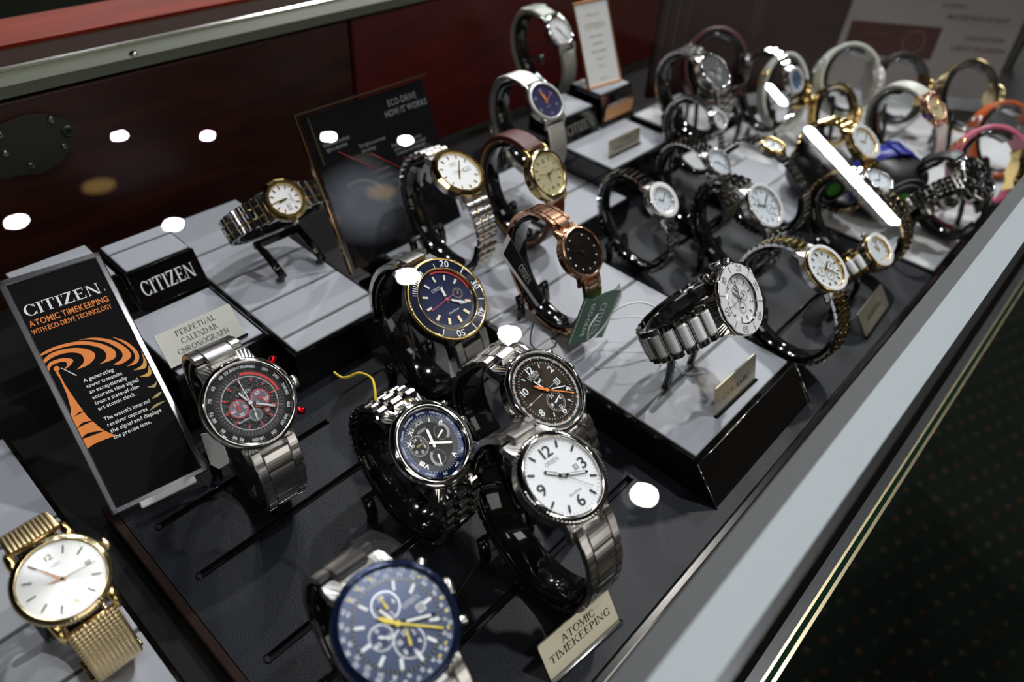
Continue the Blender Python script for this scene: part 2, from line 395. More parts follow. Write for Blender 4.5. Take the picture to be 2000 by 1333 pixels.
# ---- lettering: sans from Blender's built-in face, serif capitals from strokes
_GC = {}
def _sans(ch):
    cu = bpy.data.curves.new('glyph', 'FONT'); cu.body = ch; cu.size = 1.0; cu.resolution_u = 3; cu.offset = .014; cu.fill_mode = 'FRONT'
    ob = bpy.data.objects.new('glyph', cu); me = ob.to_mesh()
    vs = [(v.co.x / .70, v.co.y / .70) for v in me.vertices]; fs = [tuple(p.vertices) for p in me.polygons]
    fs2 = []
    for f in fs:
        a = sum(vs[f[i - 1]][0] * vs[f[i]][1] - vs[f[i]][0] * vs[f[i - 1]][1] for i in range(len(f)))
        fs2.append(f if a > 0 else f[::-1])
    wd = max([v[0] for v in vs]) if vs else .3
    ob.to_mesh_clear(); bpy.data.objects.remove(ob); bpy.data.curves.remove(cu)
    return vs, fs2, wd + .09
def _serif(ch):
    vs, fs = [], []
    def q(*p):
        b = len(vs); vs.extend(p); ar = sum(p[i - 1][0] * p[i][1] - p[i][0] * p[i - 1][1] for i in range(len(p)))
        f = tuple(range(b, b + len(p))); fs.append(f if ar > 0 else f[::-1])
    K, N, Z = .165, .08, .06       # thick stroke, thin stroke, serif height
    def V(x, k=K, y0=0, y1=1, s0=True, s1=True, e=.07):
        q((x, y0), (x + k, y0), (x + k, y1), (x, y1))
        if s0: q((x - e, y0), (x + k + e, y0), (x + k + e, y0 + Z), (x - e, y0 + Z))
        if s1: q((x - e, y1 - Z), (x + k + e, y1 - Z), (x + k + e, y1), (x - e, y1))
    def H(x0, x1, y, k=N): q((x0, y), (x1, y), (x1, y + k), (x0, y + k))
    def D(x0, y0, x1, y1, k): q((x0, y0), (x0 + k, y0), (x1 + k, y1), (x1, y1))
    def A(cx, cy, rx, ry, a0, a1, n=16):
        pr = None
        for i in range(n + 1):
            a = R_(a0 + (a1 - a0) * i / n); k = N + (K - N) * abs(math.cos(a)); c_, s_ = math.cos(a), math.sin(a)
            cur = ((cx + rx * c_, cy + ry * s_), (cx + (rx - k) * c_, cy + (ry - k * .75) * s_))
            if pr: q(pr[0], cur[0], cur[1], pr[1])
            pr = cur
    if ch == 'C' or ch == 'G':
        A(.45, .5, .43, .52, 40, 320); q((.74, .98), (.80, .98), (.80, .68), (.76, .68)); 
        if ch == 'C': q((.74, .02), (.78, .02), (.80, .30), (.76, .30)); w_ = .86
        else: V(.68, .14, 0, .42, False, True); w_ = .92
    elif ch == 'O': A(.5, .5, .48, .52, 0, 360, 28); w_ = 1.0
    elif ch == 'I': V(.08); w_ = .32
    elif ch == 'T': V(.34, s1=False); H(.02, .82, .94); q((.02, .72), (.07, .72), (.07, 1), (.02, 1)); q((.77, .72), (.82, .72), (.82, 1), (.77, 1)); w_ = .86
    elif ch == 'Z': H(.05, .75, .94); H(.03, .78, 0); D(.04, .03, .56, .97, .20); q((.05, .75), (.10, .75), (.10, 1), (.05, 1)); q((.73, 0), (.78, 0), (.78, .26), (.73, .26)); w_ = .84
    elif ch == 'E': V(.08); H(.1, .68, .94); H(.1, .72, 0); H(.1, .52, .48); q((.63, .76), (.68, .76), (.68, 1), (.63, 1)); q((.67, 0), (.72, 0), (.72, .26), (.67, .26)); q((.48, .40), (.52, .40), (.52, .62), (.48, .62)); w_ = .78
    elif ch == 'L': V(.08); H(.1, .66, 0); q((.61, 0), (.66, 0), (.66, .28), (.61, .28)); w_ = .70
    elif ch == 'N': V(.10, .06); V(.80, .06); D(.06, 1, .70, 0, .17); w_ = .98
    elif ch == 'M': V(.08, .06); V(.92, K); D(.08, 1, .46, 0, .15); D(.90, 1, .46, 0, .07); w_ = 1.14
    elif ch == 'A': D(.06, 0, .42, 1, .07); D(.74, 0, .40, 1, .16); H(.20, .76, .32); H(-.02, .24, 0, Z); H(.64, 1.0, 0, Z); w_ = .98
    elif ch == 'K': V(.08); D(.22, .42, .68, 1, .08); D(.72, 0, .34, .56, .17); H(.58, .88, .95, Z); H(.64, .98, 0, Z); w_ = .96
    elif ch == 'P' or ch == 'R':
        V(.08); A(.36, .74, .32, .26, -90, 90, 12); H(.2, .38, .93); H(.2, .38, .48); w_ = .74
        if ch == 'R': D(.72, 0, .36, .5, .16); H(.66, .98, 0, Z); w_ = .92
    elif ch == 'D': V(.08); A(.38, .5, .50, .5, -90, 90, 16); H(.2, .40, .94); H(.2, .40, 0); w_ = .96
    elif ch == 'U': V(.08, .14, .28, 1, False, True); V(.68, .07, .28, 1, False, True); A(.41, .33, .33, .34, 180, 360, 14); w_ = .86
    elif ch == 'H': V(.08); V(.66); H(.2, .7, .48); w_ = .92
    elif ch == ' ': w_ = .4
    else: return _sans(ch)
    return vs, fs, w_ + .06
def glyphs(txt, serif):
    vs, fs, x = [], [], 0
    for ch in txt:
        if ch == ' ' and not serif: x += .35; continue
        k = (ch, serif)
        if k not in _GC: _GC[k] = (_serif if serif else _sans)(ch)
        a, b, wd = _GC[k]; n = len(vs)
        vs += [(p + x, q) for p, q in a]; fs += [tuple(n + i for i in f) for f in b]; x += wd
    return vs, fs, x

def thing(name, label, cat, loc=(0, 0, 0), group=None, M=None):
    o = bpy.data.objects.new(name, None); col.objects.link(o); o.empty_display_size = .01
    if M is not None: o.matrix_world = M
    else: o.location = Vector(loc) * S
    o['label'] = label; o['category'] = cat
    if group: o['group'] = group
    return o
def tag(o, label, cat, group=None):
    o['label'] = label; o['category'] = cat
    if group: o['group'] = group
    return o
def struct(o): o['kind'] = 'structure'; return o

# ------------------------------------------------------------------ the room
b = MB(); b.box((500, 1500, -860), (9000, 9000, 20)); struct(b.build('floor', 'carpet'))
b = MB(); b.box((500, 1500, CEIL + 10), (12000, 12000, 20)); struct(b.build('ceiling', 'wall_dark'))
b = MB(); b.box((1500, 6100, 700), (12000, 20, 3300)); struct(b.build('wall_back', 'wall_dark'))
b = MB(); b.box((1800, 900, 150), (30, 1500, 2000)); 
for i, (x, y, r, p) in enumerate(LAMPS):
    L = thing('ceiling_light', 'round recessed spotlight ' + ('over the back of the counter' if y > 600 else 'added over the shop floor to light the dials'), 'ceiling light', (x, y, CEIL), 'recessed spotlights over the counter' if y > 600 else 'unseen spotlights added over the shop floor')
    q = MB(); q.lathe([(r + 1, -1), (r + 12, -1), (r + 12, -7), (r + 1, -7), (r + 1, -1)], 32); q.build('trim_ring', 'lamp_trim', L)
# long LED fixture hung over the counter; its mirror image shows in the top glass
LA, LB = Vector((2299, 378, 1100)), Vector((2745, 876, 1100)); LC, LD_ = Vector((2905, 1059, 1100)), Vector((3033, 1195, 1100))
for a, c, lab in ((LA, LB, 'long white LED bar hanging over the counter'), (LC, LD_, 'short LED bar hanging beyond the long one')):
    T = thing('led_bar_light', lab, 'light', (a + c) / 2)
    ln = (c - a).length; rz = math.atan2((c - a).y, (c - a).x); M = Matrix.Rotation(rz, 4, 'Z')
    wd = 30 if a is LA else 20
    q = MB(); q.box((0, 0, 14), (ln + 20, wd + 16, 24), 4, T=M); q.build('housing', 'lamp_trim', T)
    q = MB(); n_ = int(ln / 17)
    for i in range(n_): q.disc(wd / 2, 1.2, 16, T=M, c=(-ln / 2 + (i + .5) * ln / n_, 0), t=-.4 * (i % 2) - .4)
    o = q.build('led_row', 'led', T)

# ------------------------------------------------------------------ the display case
case = thing('display_case', 'glass-topped jewellery counter holding the watches, grey and white front rail', 'display case', (0, 0, -60))
X0, X1 = -420, 1300
def cpart(name, bm, m): return bm.build(name, m, case, (0, 0, 60))
q = MB(); q.box(((X0 + X1) / 2, 212, 121), (X1 - X0, 424, 5)); cpart('top_glass', q, 'crystal')
q = MB(); q.box(((X0 + X1) / 2, 232, -14.3), (X1 - X0, 380, 14)); cpart('deck', q, 'black_satin')
# front rail under the edge of the glass: grey back half, white front half, black face
def xbar(name, prof, m, x0=X0, x1=X1):
    q = MB(); n = len(prof)
    q.add([(x0, y, z) for y, z in prof] + [(x1, y, z) for y, z in prof],
          [list(range(n))[::-1], list(range(n, 2 * n))] + [(i, (i + 1) % n, (i + 1) % n + n, i + n) for i in range(n)])
    return cpart(name, q, m)
xbar('front_rail', [(25.6, 104), (18.95, 105), (18.95, 98), (25.6, 98)][::-1], 'bar_grey')
xbar('front_rail_top', [(18.9, 105), (7.2, 105), (7.2, 98), (18.9, 98)][::-1], 'bar_white')
xbar('front_rail_face', [(25.6, 98), (7.2, 98), (7.2, 105), (4.6, 105), (4.6, 90), (23, 90)][::-1], 'bar_black')
xbar('front_ledge', [(41.4, -3), (3.6, -3), (3.6, -20), (41.4, -20)][::-1], 'black_gloss')
xbar('front_channel', [(3.5, -1.5), (-.8, -1.5), (-.8, -20), (3.5, -20)][::-1], 'ledge_grey')
xbar('inner_trim', [(-.85, 0), (-1.9, 0), (-1.9, -40), (-.85, -40)][::-1], 'brass')
xbar('front_glass', [(-1.95, -1.2), (-3.9, -1.2), (-3.9, -700), (-1.95, -700)][::-1], 'glass_edge')
xbar('outer_trim', [(-3.95, 0), (-5.3, 0), (-5.3, -12), (-3.95, -12)][::-1], 'brass')
# back rail that carries the rear edge of the glass
xbar('back_rail', [(438, 117), (426, 114.5), (425, 109), (434, 109), (440, 113)], 'rail_metal')
xbar('back_rail_edge', [(440.2, 119), (438.4, 118.6), (438.4, 114), (440.2, 114)], 'rail_edge')
xbar('back_rail_cap', [(468, 118), (440.4, 118), (440.4, 108), (468, 108)], 'rail_brown')
xbar('back_shelf', [(512, 120), (468.1, 120), (468.1, 60), (512, 60)], 'rail_wood')
q = MB()
q.lathe([(0, 1.2), (1.2, 1.2), (2.4, .4), (2.9, -.6)], 20, T=Matrix.Translation((164, 430, 115.2)))
q.box((164, 430, 116.4), (3.2, .5, .5)); q.box((164, 430, 116.4), (.5, 3.2, .5)); cpart('rail_screw', q, 'steel_dark')
# sliding doors at the back
def door(x0, x1, y, m, name, lab):
    T = thing(name, lab, 'door', ((x0 + x1) / 2, y, -7))
    q = MB(); q.box((0, 4, 57), (x1 - x0, 8, 114), 1.2); q.build('door_panel', m, T); return T
d1 = door(X0, 310.5, 426, 'door_wood_brown', 'sliding_door', 'brown wooden sliding door with a black lock plate behind the watches')
d2 = door(312.5, X1, 426, 'door_wood_red', 'sliding_door', 'red-stained wooden sliding door beside the brown one')
# lock plate: flattened hexagon with six screws
cx, cz = (X0 + 310.5) / 2, -7
q = MB(); pl = [(70, 70), (84, 70), (97, 67), (108, 71), (119, 81), (121, 87), (117, 92), (106, 98), (98, 99), (84, 97), (73, 94)]
M = Matrix.Translation((-cx, 0, -cz)) @ Matrix(((1, 0, 0, 0), (0, 0, 1, -3), (0, 1, 0, 0), (0, 0, 0, 1)))
q.poly(pl, 0, 2.4, T=M); lk = q.build('lock_plate', 'lock_metal', d1)
for (x, z, r) in ((115.5, 85.5, 3.0), (109.5, 94.0, 1.6), (111, 78.5, 1.5), (92, 73, 1.6), (83, 83, 1.6), (84, 93, 1.6)):
    q = MB(); Ms = Matrix.Translation((x - cx, -3.2, z - cz)) @ Matrix.Rotation(PI / 2, 4, 'X')
    q.lathe([(0, .5), (r * .45, .5), (r * .5, 1.1), (r, .9), (r * 1.15, -.1)], 20, T=Ms)
    q.box((0, 0, .8), (r * .9, .35, .5), T=Ms); q.box((0, 0, .8), (.35, r * .9, .5), T=Ms); q.build('lock_screw', 'steel_dark' if r < 2 else 'lock_metal', lk)
# far end: upright post and the panel beyond
T = thing('corner_post', 'grey-green upright metal corner post at the far end of the case', 'post', (1043, 139, -7))
q = MB(); q.box((0, 0, 61), (10, 14, 124), 1.5); q.build('post', 'rail_metal', T); q = MB(); q.box((8, -6, 61), (6, 8, 124)); q.build('gasket', 'bar_black', T)
q = MB(); q.box((1310, 150, 60), (16, 540, 134)); tag(q.build('end_panel', 'olive_panel'), 'plain olive-brown panel beyond the far end of the case', 'panel')

# ------------------------------------------------------------------ trays and risers
def holed(mb, x0, x1, y0, y1, z, holes, depth=3, m=0):
    xs = sorted({x0, x1, *[h[0] for h in holes], *[h[1] for h in holes]}); ys = sorted({y0, y1, *[h[2] for h in holes], *[h[3] for h in holes]})
    for a, c in zip(xs, xs[1:]):
        for d, e in zip(ys, ys[1:]):
            h = any(H[0] <= a and c <= H[1] and H[2] <= d and e <= H[3] for H in holes)
            zz = z - depth if h else z
            mb.add([(a, d, zz), (c, d, zz), (c, e, zz), (a, e, zz)], [(0, 1, 2, 3)], m)
    for a, c, d, e in holes:
        vs = [(a, d, z), (c, d, z), (c, e, z), (a, e, z)]; vs += [(x, y, z - depth) for x, y, _ in vs]
        mb.add(vs, [(0, 4, 5, 1), (1, 5, 6, 2), (2, 6, 7, 3), (3, 7, 4, 0)], m)
        for ex in (a, c):         # rounded end of the slot
            pass
tr = thing('display_tray', 'flat black leather-look tray with pressed slots under the front watches', 'tray', (267, 145, -7))
holes = [(41, 128, 219.5, 223), (41, 209, 186, 189.8), (41, 209, 137, 141), (41, 209, 90, 94), (340, 500, 186, 189.8), (340, 500, 137, 141), (340, 500, 90, 94)]
q = MB(); holed(q, 31, 504, 46, 250, 0, holes)
q.add([(31, 46, 0), (504, 46, 0), (504, 46, -7), (31, 46, -7)], [(3, 2, 1, 0)]); q.add([(504, 250, 0), (31, 250, 0), (31, 250, -7), (504, 250, -7)], [(3, 2, 1, 0)])
q.add([(31, 46, 0), (31, 250, 0), (31, 250, -7), (31, 46, -7)], [(3, 2, 1, 0)]); q.add([(504, 46, 0), (504, 250, 0), (504, 250, -7), (504, 46, -7)], [(0, 1, 2, 3)])
q.build('tray_surface', 'tray_leather', tr, (-267, -145, 7))
for a in holes:
    q = MB()
    for yy in (a[2] + .35, a[3] - .35): q.tube([(a[0] - .5, yy, .05), (a[1] + .5, yy, .05)], .35, 6)
    q.tube([(a[0] - .5 - 1.6 * math.sin(t * PI / 6), (a[2] + a[3]) / 2 + (a[3] - a[2]) / 2 * math.cos(t * PI / 6), .05) for t in range(7)], .35, 6)
    q.build('slot_lip', 'black_gloss', tr, (-267, -145, 7))
q = MB(); q.box((267, 43.6, -1.5), (474, 3.6, 5), .6); q.build('front_edge', 'steel_dark', tr, (-267, -145, 7))
q = MB(); q.box((28.8, 145, -2), (3.6, 205, 5), .6); q.build('side_edge', 'rail_brown', tr, (-267, -145, 7))

def riser(lab, x0, x1, y0, y1, z, grooves, front=0, zb=-1, pad='grey_pad', lip=2.2, logo=None, logom='white_print', group=None, name='display_riser'):
    """black box with grey planks let into its top; the front face may slope out by front"""
    cx_, cy_ = (x0 + x1) / 2, (y0 + y1) / 2
    T = thing(name, lab, 'display riser', (cx_, cy_, zb), group); L = (-cx_, -cy_, -zb)
    q = MB(); e = .8
    q.add([(x0, y0 - front, zb), (x1, y0 - front, zb), (x1, y1, zb), (x0, y1, zb), (x0, y0, z - e), (x1, y0, z - e), (x1, y1, z - e), (x0, y1, z - e),
           (x0 + e, y0 + e, z), (x1 - e, y0 + e, z), (x1 - e, y1 - e, z), (x0 + e, y1 - e, z)],
          [(0, 3, 2, 1), (0, 1, 5, 4), (1, 2, 6, 5), (2, 3, 7, 6), (3, 0, 4, 7), (4, 5, 9, 8), (5, 6, 10, 9), (6, 7, 11, 10), (7, 4, 8, 11), (8, 9, 10, 11)])
    if front:
        e_ = MB(); e_.tube([(x0, y0 - .1, z - .4), (x1, y0 - .1, z - .4)], .45, 6); e_.tube([(x0, y0 - front, zb + .6), (x0, y0, z - .3)], .4, 6); e_.tube([(x1, y0 - front, zb + .6), (x1, y0, z - .3)], .4, 6); e_.tube([(x0, y0 - front, zb + .6), (x1, y0 - front, zb + .6)], .3, 6); e_.build('edge_trim', 'steel_polished' if front > 12 else 'black_gloss', T, L)
    q.build('riser_body', 'black_gloss', T, L)
    ys = [y0 + lip] + grooves + [y1 - lip]
    for a, c in zip(ys, ys[1:]):
        a_ = a if a == ys[0] else a + .9; c_ = c if c == ys[-1] else c - .9
        q = MB(); q.box((cx_, (a_ + c_) / 2, z + .1), (x1 - x0 - 2 * lip, c_ - a_, 1.4), .45); q.build('plank', pad, T, L)
    for g in grooves:
        q = MB(); q.box((cx_, g, z + .05), (x1 - x0 - 2 * lip - .4, 1.7, .3)); q.build('groove_lining', 'pad_edge', T, L)
    if logo:
        tx, h, xo, wdt = logo
        ang = math.atan2(z - zb, front)           # face slope
        M = Matrix.Translation((x0 + xo, y0 - front / 2, (z + zb) / 2)) @ Matrix.Rotation(ang, 4, 'X')
        q = MB(); q.text(tx, h, 0, 0, .35, T=M, serif=True, width=wdt, t=.3); q.build('lettering', logom, T, L)
    return T
riser('wide grey plank riser, low, left of the black tray, under the gold mesh watch', -110, 15, 60, 320, -1, [102, 143, 184, 215, 257], zb=-7)
riser('grey riser with the perpetual calendar plate, behind the framed orange sign', 80, 129, 266, 322, 29.4, [])
riser('grey riser under the small two-tone watch, one plank step lower', 131, 192, 247, 400, 25, [262, 292, 324, 356])
riser('long grey plank riser under the white ceramic and rose gold watches', 223, 323, 68, 318, 19, [105, 139, 171, 204, 238, 272], front=16, lip=3.0)
riser('grey riser beside the brown leather strap watch, low', 324, 400, 232, 320, 18.6, [266, 296])
riser('grey riser with the second atomic timekeeping plate', 394, 474, 246, 312, 36, [], zb=-7)
riser('small black block with CITIZEN lettering, in front of the lock plate', 93, 129, 333, 364, 48, [353], front=10, zb=30, logo=('CITIZEN', 7.6, 18, 29), name='logo_block', lip=1.2)
riser('small black block half hidden by the framed orange sign', 50, 91, 335, 372, 48, [], front=10, zb=30, name='logo_block', lip=1.2)
riser('black CITIZEN block with copper lettering under the copper framed card', 444, 484, 300, 330, 60, [], front=7, zb=36, logo=('CITIZEN', 7, 22, 30), name='logo_block', lip=1.2)
riser('small black CITIZEN block beside the white strap watch', 398, 438, 300, 330, 54, [], front=7, zb=36, logo=('CITIZEN', 7, 20, 32), logom='silver_plate', name='logo_block', lip=1.2)
q = MB(); q.box((464, 294.6, 46), (36, .6, 10), T=None); tag(q.build('copper_strip', 'copper_frame'), 'copper strip behind the CITIZEN lettering of the block', 'strip')
riser('grey riser in the middle distance holding the empty curved watch stand', 470, 545, 140, 216, 10, [178])
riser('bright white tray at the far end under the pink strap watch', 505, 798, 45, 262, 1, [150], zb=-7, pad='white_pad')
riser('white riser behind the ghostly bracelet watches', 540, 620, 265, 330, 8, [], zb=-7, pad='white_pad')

# ------------------------------------------------------------------ plates and signs
def frame_M(o, yaw, tilt):
    u = Vector((math.cos(yaw), math.sin(yaw), 0)); bk = Vector((-math.sin(yaw), math.cos(yaw), 0))
    v = Vector((0, 0, 1)) * math.cos(tilt) + bk * math.sin(tilt); n = u.cross(v)
    return Matrix(((u.x, v.x, n.x, o[0] * S), (u.y, v.y, n.y, o[1] * S), (u.z, v.z, n.z, o[2] * S), (0, 0, 0, 1)))
def plate(lab, o, yaw, tilt, w_, h_, lines, m='plate_metal', hh=3.0, y0=None):
    T = thing('name_plate', lab, 'sign', M=frame_M(o, yaw, tilt)); r = .9
    pts = [(r * (1 - math.cos(a)) if False else 0, 0)]
    pts = [(0, 0), (w_, 0), (w_, h_ - r), (w_ - r * .3, h_ - r * .3), (w_ - r, h_), (r, h_), (r * .3, h_ - r * .3), (0, h_ - r)]
    q = MB(); q.poly(pts, -.9, 0); q.build('metal_plate', m, T)
    for t, y, wd, xc in lines:
        q = MB(); q.text(t, hh, xc, y, .08, serif=True, width=wd, t=.08); q.build('engraving', 'black_print', T)
    q = MB(); q.box((w_ / 2, -.2, .2), (w_ + 2, 1.4, 2.4), .4); q.build('foot', 'black_gloss', T)
    return T
plate('brushed plate engraved ATOMIC TIMEKEEPING in the front of the black tray', (108.1, 56.2, .5), -.101, .652, 38, 16, [('ATOMIC', 11.6, 18, 19.5), ('TIMEKEEPING', 7.4, 33, 19)], hh=3.1)
plate('brushed plate engraved PERPETUAL CALENDAR CHRONOGRAPH behind the red-accented watch', (81.4, 272.8, 31), -.037, .699, 38.1, 17.4, [('PERPETUAL', 14.2, 20, 19), ('CALENDAR', 10, 18.5, 19), ('CHRONOGRAPH', 5.8, 26, 19)], m='silver_plate', hh=2.7)
plate('brushed plate engraved CERAMIC on the grey riser', (254.9, 77.3, 20), -.02, .277, 38.5, 16.1, [('CERAMIC', 7.4, 26, 19.5)], hh=3.2)
plate('brushed plate engraved DIAMOND on the black tray far along the front', (401, 52.2, .5), .049, .674, 43.7, 15.8, [('DIAMOND', 7.8, 25, 22)], hh=3.2)
plate('pale ATOMIC TIMEKEEPING plate on the grey riser beyond the leather strap watch', (407.6, 259.7, 37), -.016, .183, 36.7, 12.5, [('ATOMIC', 8.6, 15, 18.5), ('TIMEKEEPING', 4.4, 28, 18.5)], hh=2.4)

# framed orange "atomic timekeeping" sign
SG = thing('framed_sign', 'mirror-framed black CITIZEN sign with orange radio tower and waves', 'sign',
           M=Matrix(((.991, .103, -.0819, .0285), (-.132, .780, -.612, .2353), (.001, .618, .786, .002), (0, 0, 0, 1))))
SG.matrix_world = Matrix(frame_M((28.5, 235.3, 5), -.133, .905))
q = MB(); W_, H_ = 41.5, 112.8
for c, d in (((1.4, H_ / 2, 0), (2.8, H_, 2.4)), ((W_ - 1.4, H_ / 2, 0), (2.8, H_, 2.4)), ((W_ / 2, 1.4, 0), (W_, 2.8, 2.4)), ((W_ / 2, H_ - 1.4, 0), (W_, 2.8, 2.4))): q.box(c, d, .5)
q.build('mirror_border', 'mirror_frame', SG)
q = MB(); q.box((W_ / 2, H_ / 2, -.3), (W_ - 4, H_ - 4, 1.6)); q.build('sign_face', 'sign_black', SG)
q = MB(); q.box((W_ / 2 + 2, -1.2, 1), (24, 3, 3.4), .5); q.build('sign_foot', 'clear_plastic', SG)
PZ = .62
SW = {
 'C1':[(0.3, 69.4), (4.3, 71.8), (8.9, 71.9), (12.2, 70.4), (12.6, 68.8), (10.1, 67.2), (8.1, 67.0), (9.6, 67.9), (10.1, 69.3), (8.4, 70.4), (4.5, 70.3), (-0.0, 67.7)],
 'C2':[(0.5, 73.5), (6.6, 75.5), (13.3, 74.9), (18.6, 72.5), (21.3, 69.3), (20.5, 66.8), (17.1, 65.0), (12.3, 64.8), (15.8, 66.6), (16.8, 69.0), (15.8, 71.4), (11.9, 73.3), (6.6, 73.6), (0.3, 72.2)],
 'C3':[(1.0, 76.6), (9.0, 77.7), (17.9, 76.4), (24.4, 72.8), (28.3, 68.6), (29.0, 65.4), (26.9, 63.4), (20.9, 63.5), (24.2, 64.6), (25.4, 67.5), (23.6, 71.0), (18.0, 74.7), (10.0, 76.3), (1.1, 75.9)],
 'C4':[(18.1, 77.0), (24.0, 75.6), (29.8, 71.9), (33.4, 66.9), (34.3, 63.0), (33.0, 61.1), (28.8, 60.1), (26.0, 61.2), (29.7, 62.1), (31.3, 64.4), (30.4, 67.7), (27.3, 72.0), (22.9, 75.1)],
 'C5':[(30.4, 73.3), (34.5, 69.4), (36.9, 64.3), (36.9, 60.4), (34.6, 57.9), (30.5, 58.1), (33.9, 59.2), (35.5, 61.5), (35.2, 65.1), (33.2, 69.4)]}
SA = {
 'C6':[(39.2, 66.2), (39.3, 62.3), (38.8, 57.6), (36.9, 54.4), (32.2, 55.4), (35.9, 56.1), (37.8, 58.2), (38.6, 62.3)],
 'C7':[(39.0, 56.0), (38.9, 52.9), (37.2, 50.3), (33.2, 51.7), (36.7, 52.0), (38.1, 53.9)]}
SO = {
 'C8':[(38.9, 47.0), (36.9, 44.5), (34.1, 46.1), (36.6, 45.9)],
 'C9':[(38.9, 41.6), (36.7, 40.2), (33.6, 40.2), (36.4, 41.5)],
 'C10':[(38.7, 37.0), (34.5, 36.3), (30.4, 35.6), (34.1, 37.3)]}
def smooth(pts, n=4):
    out = []; k = len(pts)
    for i in range(k):
        p0, p1, p2, p3 = (Vector((*pts[(i + j) % k], 0)) for j in (-1, 0, 1, 2))
        sharp = (p1 - p0).normalized().dot((p2 - p1).normalized()) < -.1
        sharp2 = (p2 - p1).normalized().dot((p3 - p2).normalized()) < -.1
        if sharp: p0 = p1 - (p2 - p1) * .2
        if sharp2: p3 = p2 + (p2 - p1) * .2
        for t in range(n):
            u = t / n; v = .5 * (2 * p1 + (p2 - p0) * u + (2 * p0 - 5 * p1 + 4 * p2 - p3) * u * u + (3 * p1 - p0 - 3 * p2 + p3) * u ** 3)
            out.append((min(max(v.x, 2.4), 39.1), v.y))
    return out
q = MB()
for k_, p in SW.items():
    p = [(max(x, 2.4), y) for x, y in p]; q.poly(smooth(p), PZ - .1, PZ)
q.disc(1.15, PZ + .02, 24, c=(5.8, 68.3), t=.1)
q.build('orange_waves', 'orange_print', SG)
q = MB()
for p in SA.values(): q.poly(smooth(p), PZ - .1, PZ)
q.build('amber_waves', 'amber_print', SG)
q = MB()
for p in SO.values(): q.poly(smooth(p), PZ - .1, PZ)
q.build('olive_waves', 'olive_print', SG)
tower = [(4.8, 67.3), (5.9, 66.8), (5.9, 60.8), (6.8, 52.4), (8.1, 43.6), (10.7, 36.6), (12.4, 33.9), (14.6, 31.3), (10.2, 31.7), (5.5, 31.7), (2.3, 30.9), (2.3, 41.3), (2.5, 46.4), (3.8, 49.4), (4.9, 56.3), (5.2, 63.7)]
q = MB(); q.poly([(max(x, 2.3), y) for x, y in tower], PZ - .1, PZ); q.build('orange_tower', 'orange_print', SG)
q = MB()
for p in ([(3.7, 46.0), (6.0, 47.0), (8.1, 46.4), (6.0, 46.3)], [(2.7, 40.8), (5.6, 42.2), (9.9, 41.1), (5.5, 41.1)], [(2.3, 35.8), (5.4, 37.1), (12.1, 35.2), (5.5, 35.5)]): q.poly(smooth(p), PZ, PZ + .06)
q.build('tower_bands', 'sign_black', SG)
q = MB(); q.poly([(7.3, 67.8), (7.6, 67.9), (11.5, 62.5), (11.1, 62.3)], PZ - .1, PZ)
q.text('CITIZEN', 5.1, 4.3, 94.0, PZ, serif=True, align='l', width=31.2); q.text('R', .8, 36.3, 94.4, PZ, align='l')
for t, x, y, x1 in (('A generating', 12.7, 58.3, 25.3), ('tower transmits', 12.7, 55.4, 27.6), ('an exceptionally', 12.8, 52.7, 28.6), ('accurate time signal', 12.8, 49.9, 32.3),
                    ('from a state-of-the-', 12.8, 47.1, 31.6), ('art atomic clock.', 12.9, 44.4, 29.0), ("The watch's internal", 13.1, 39.1, 32.6), ('receiver captures', 13.2, 36.2, 30.2), ('the signal and displays', 13.3, 33.2, 35.1), ('the precise time.', 13.3, 30.2, 29.3)):
    q.text(t, 1.75, x, y, PZ, align='l', width=x1 - x)
q.build('white_lettering', 'white_print', SG)
q = MB(); q.text('ATOMIC TIMEKEEPING', 2.75, 4.0, 89.2, PZ, align='l', width=32.4); q.text('WITH ECO-DRIVE TECHNOLOGY', 2.2, 3.6, 85.7, PZ, align='l', width=32.6)
q.build('orange_lettering', 'orange_print', SG)

# acrylic "eco-drive how it works" stand
EC = thing('acrylic_sign_stand', 'large clear acrylic stand holding a dark Eco-Drive how it works card', 'sign', M=frame_M((196.5, 288.0, 21), .005, .42))
q = MB(); q.box((47, 46, 0), (94, 92, 2.4), .5); q.build('acrylic_panel', 'acrylic', EC)
q = MB(); q.box((.4, 46, 0), (.8, 92, 2.6)); q.box((47, 92, 0), (94, .8, 2.6)); q.box((7.2, 76, 1.4), (.9, 26, .5)); q.build('acrylic_edge', 'pale_gold', EC)
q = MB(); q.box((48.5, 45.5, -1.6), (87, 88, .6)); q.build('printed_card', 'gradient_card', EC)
q = MB()
q.text('ECO-DRIVE', 3.6, 62, 81, -1.23, align='l', sx=.8, t=.05); q.text('HOW IT WORKS', 3.6, 58, 75.5, -1.23, align='l', sx=.8, t=.05)
for t, x, y in (('Natural and artificial', 12, 71.5), ('light is absorbed', 13, 68.5), ('This light is converted', 34, 64.5), ('into energy', 35, 61.5), ('Enough energy is stored to', 56, 58.5), ('power the watch for at least', 57, 55.8), ('6 months, even in the dark', 58, 53.1)):
    q.text(t, 2.1, x, y, -1.23, align='l', sx=.66, t=.05)
q.build('card_lettering', 'grey_print', EC)
q = MB()
for x, y in ((20, 67), (40, 60), (62, 51)): q.tube([(x, y, -1.2), (x + 21, y - 17, -1.2)], .13, 5)
q.build('red_rays', 'red_print', EC)
q = MB(); q.ring(17, 19, -1.2, 40, c=(24, 30), a0=-.2, a1=1.9, t=.04); q.build('printed_watch_band', 'silver_grey', EC)
q = MB()
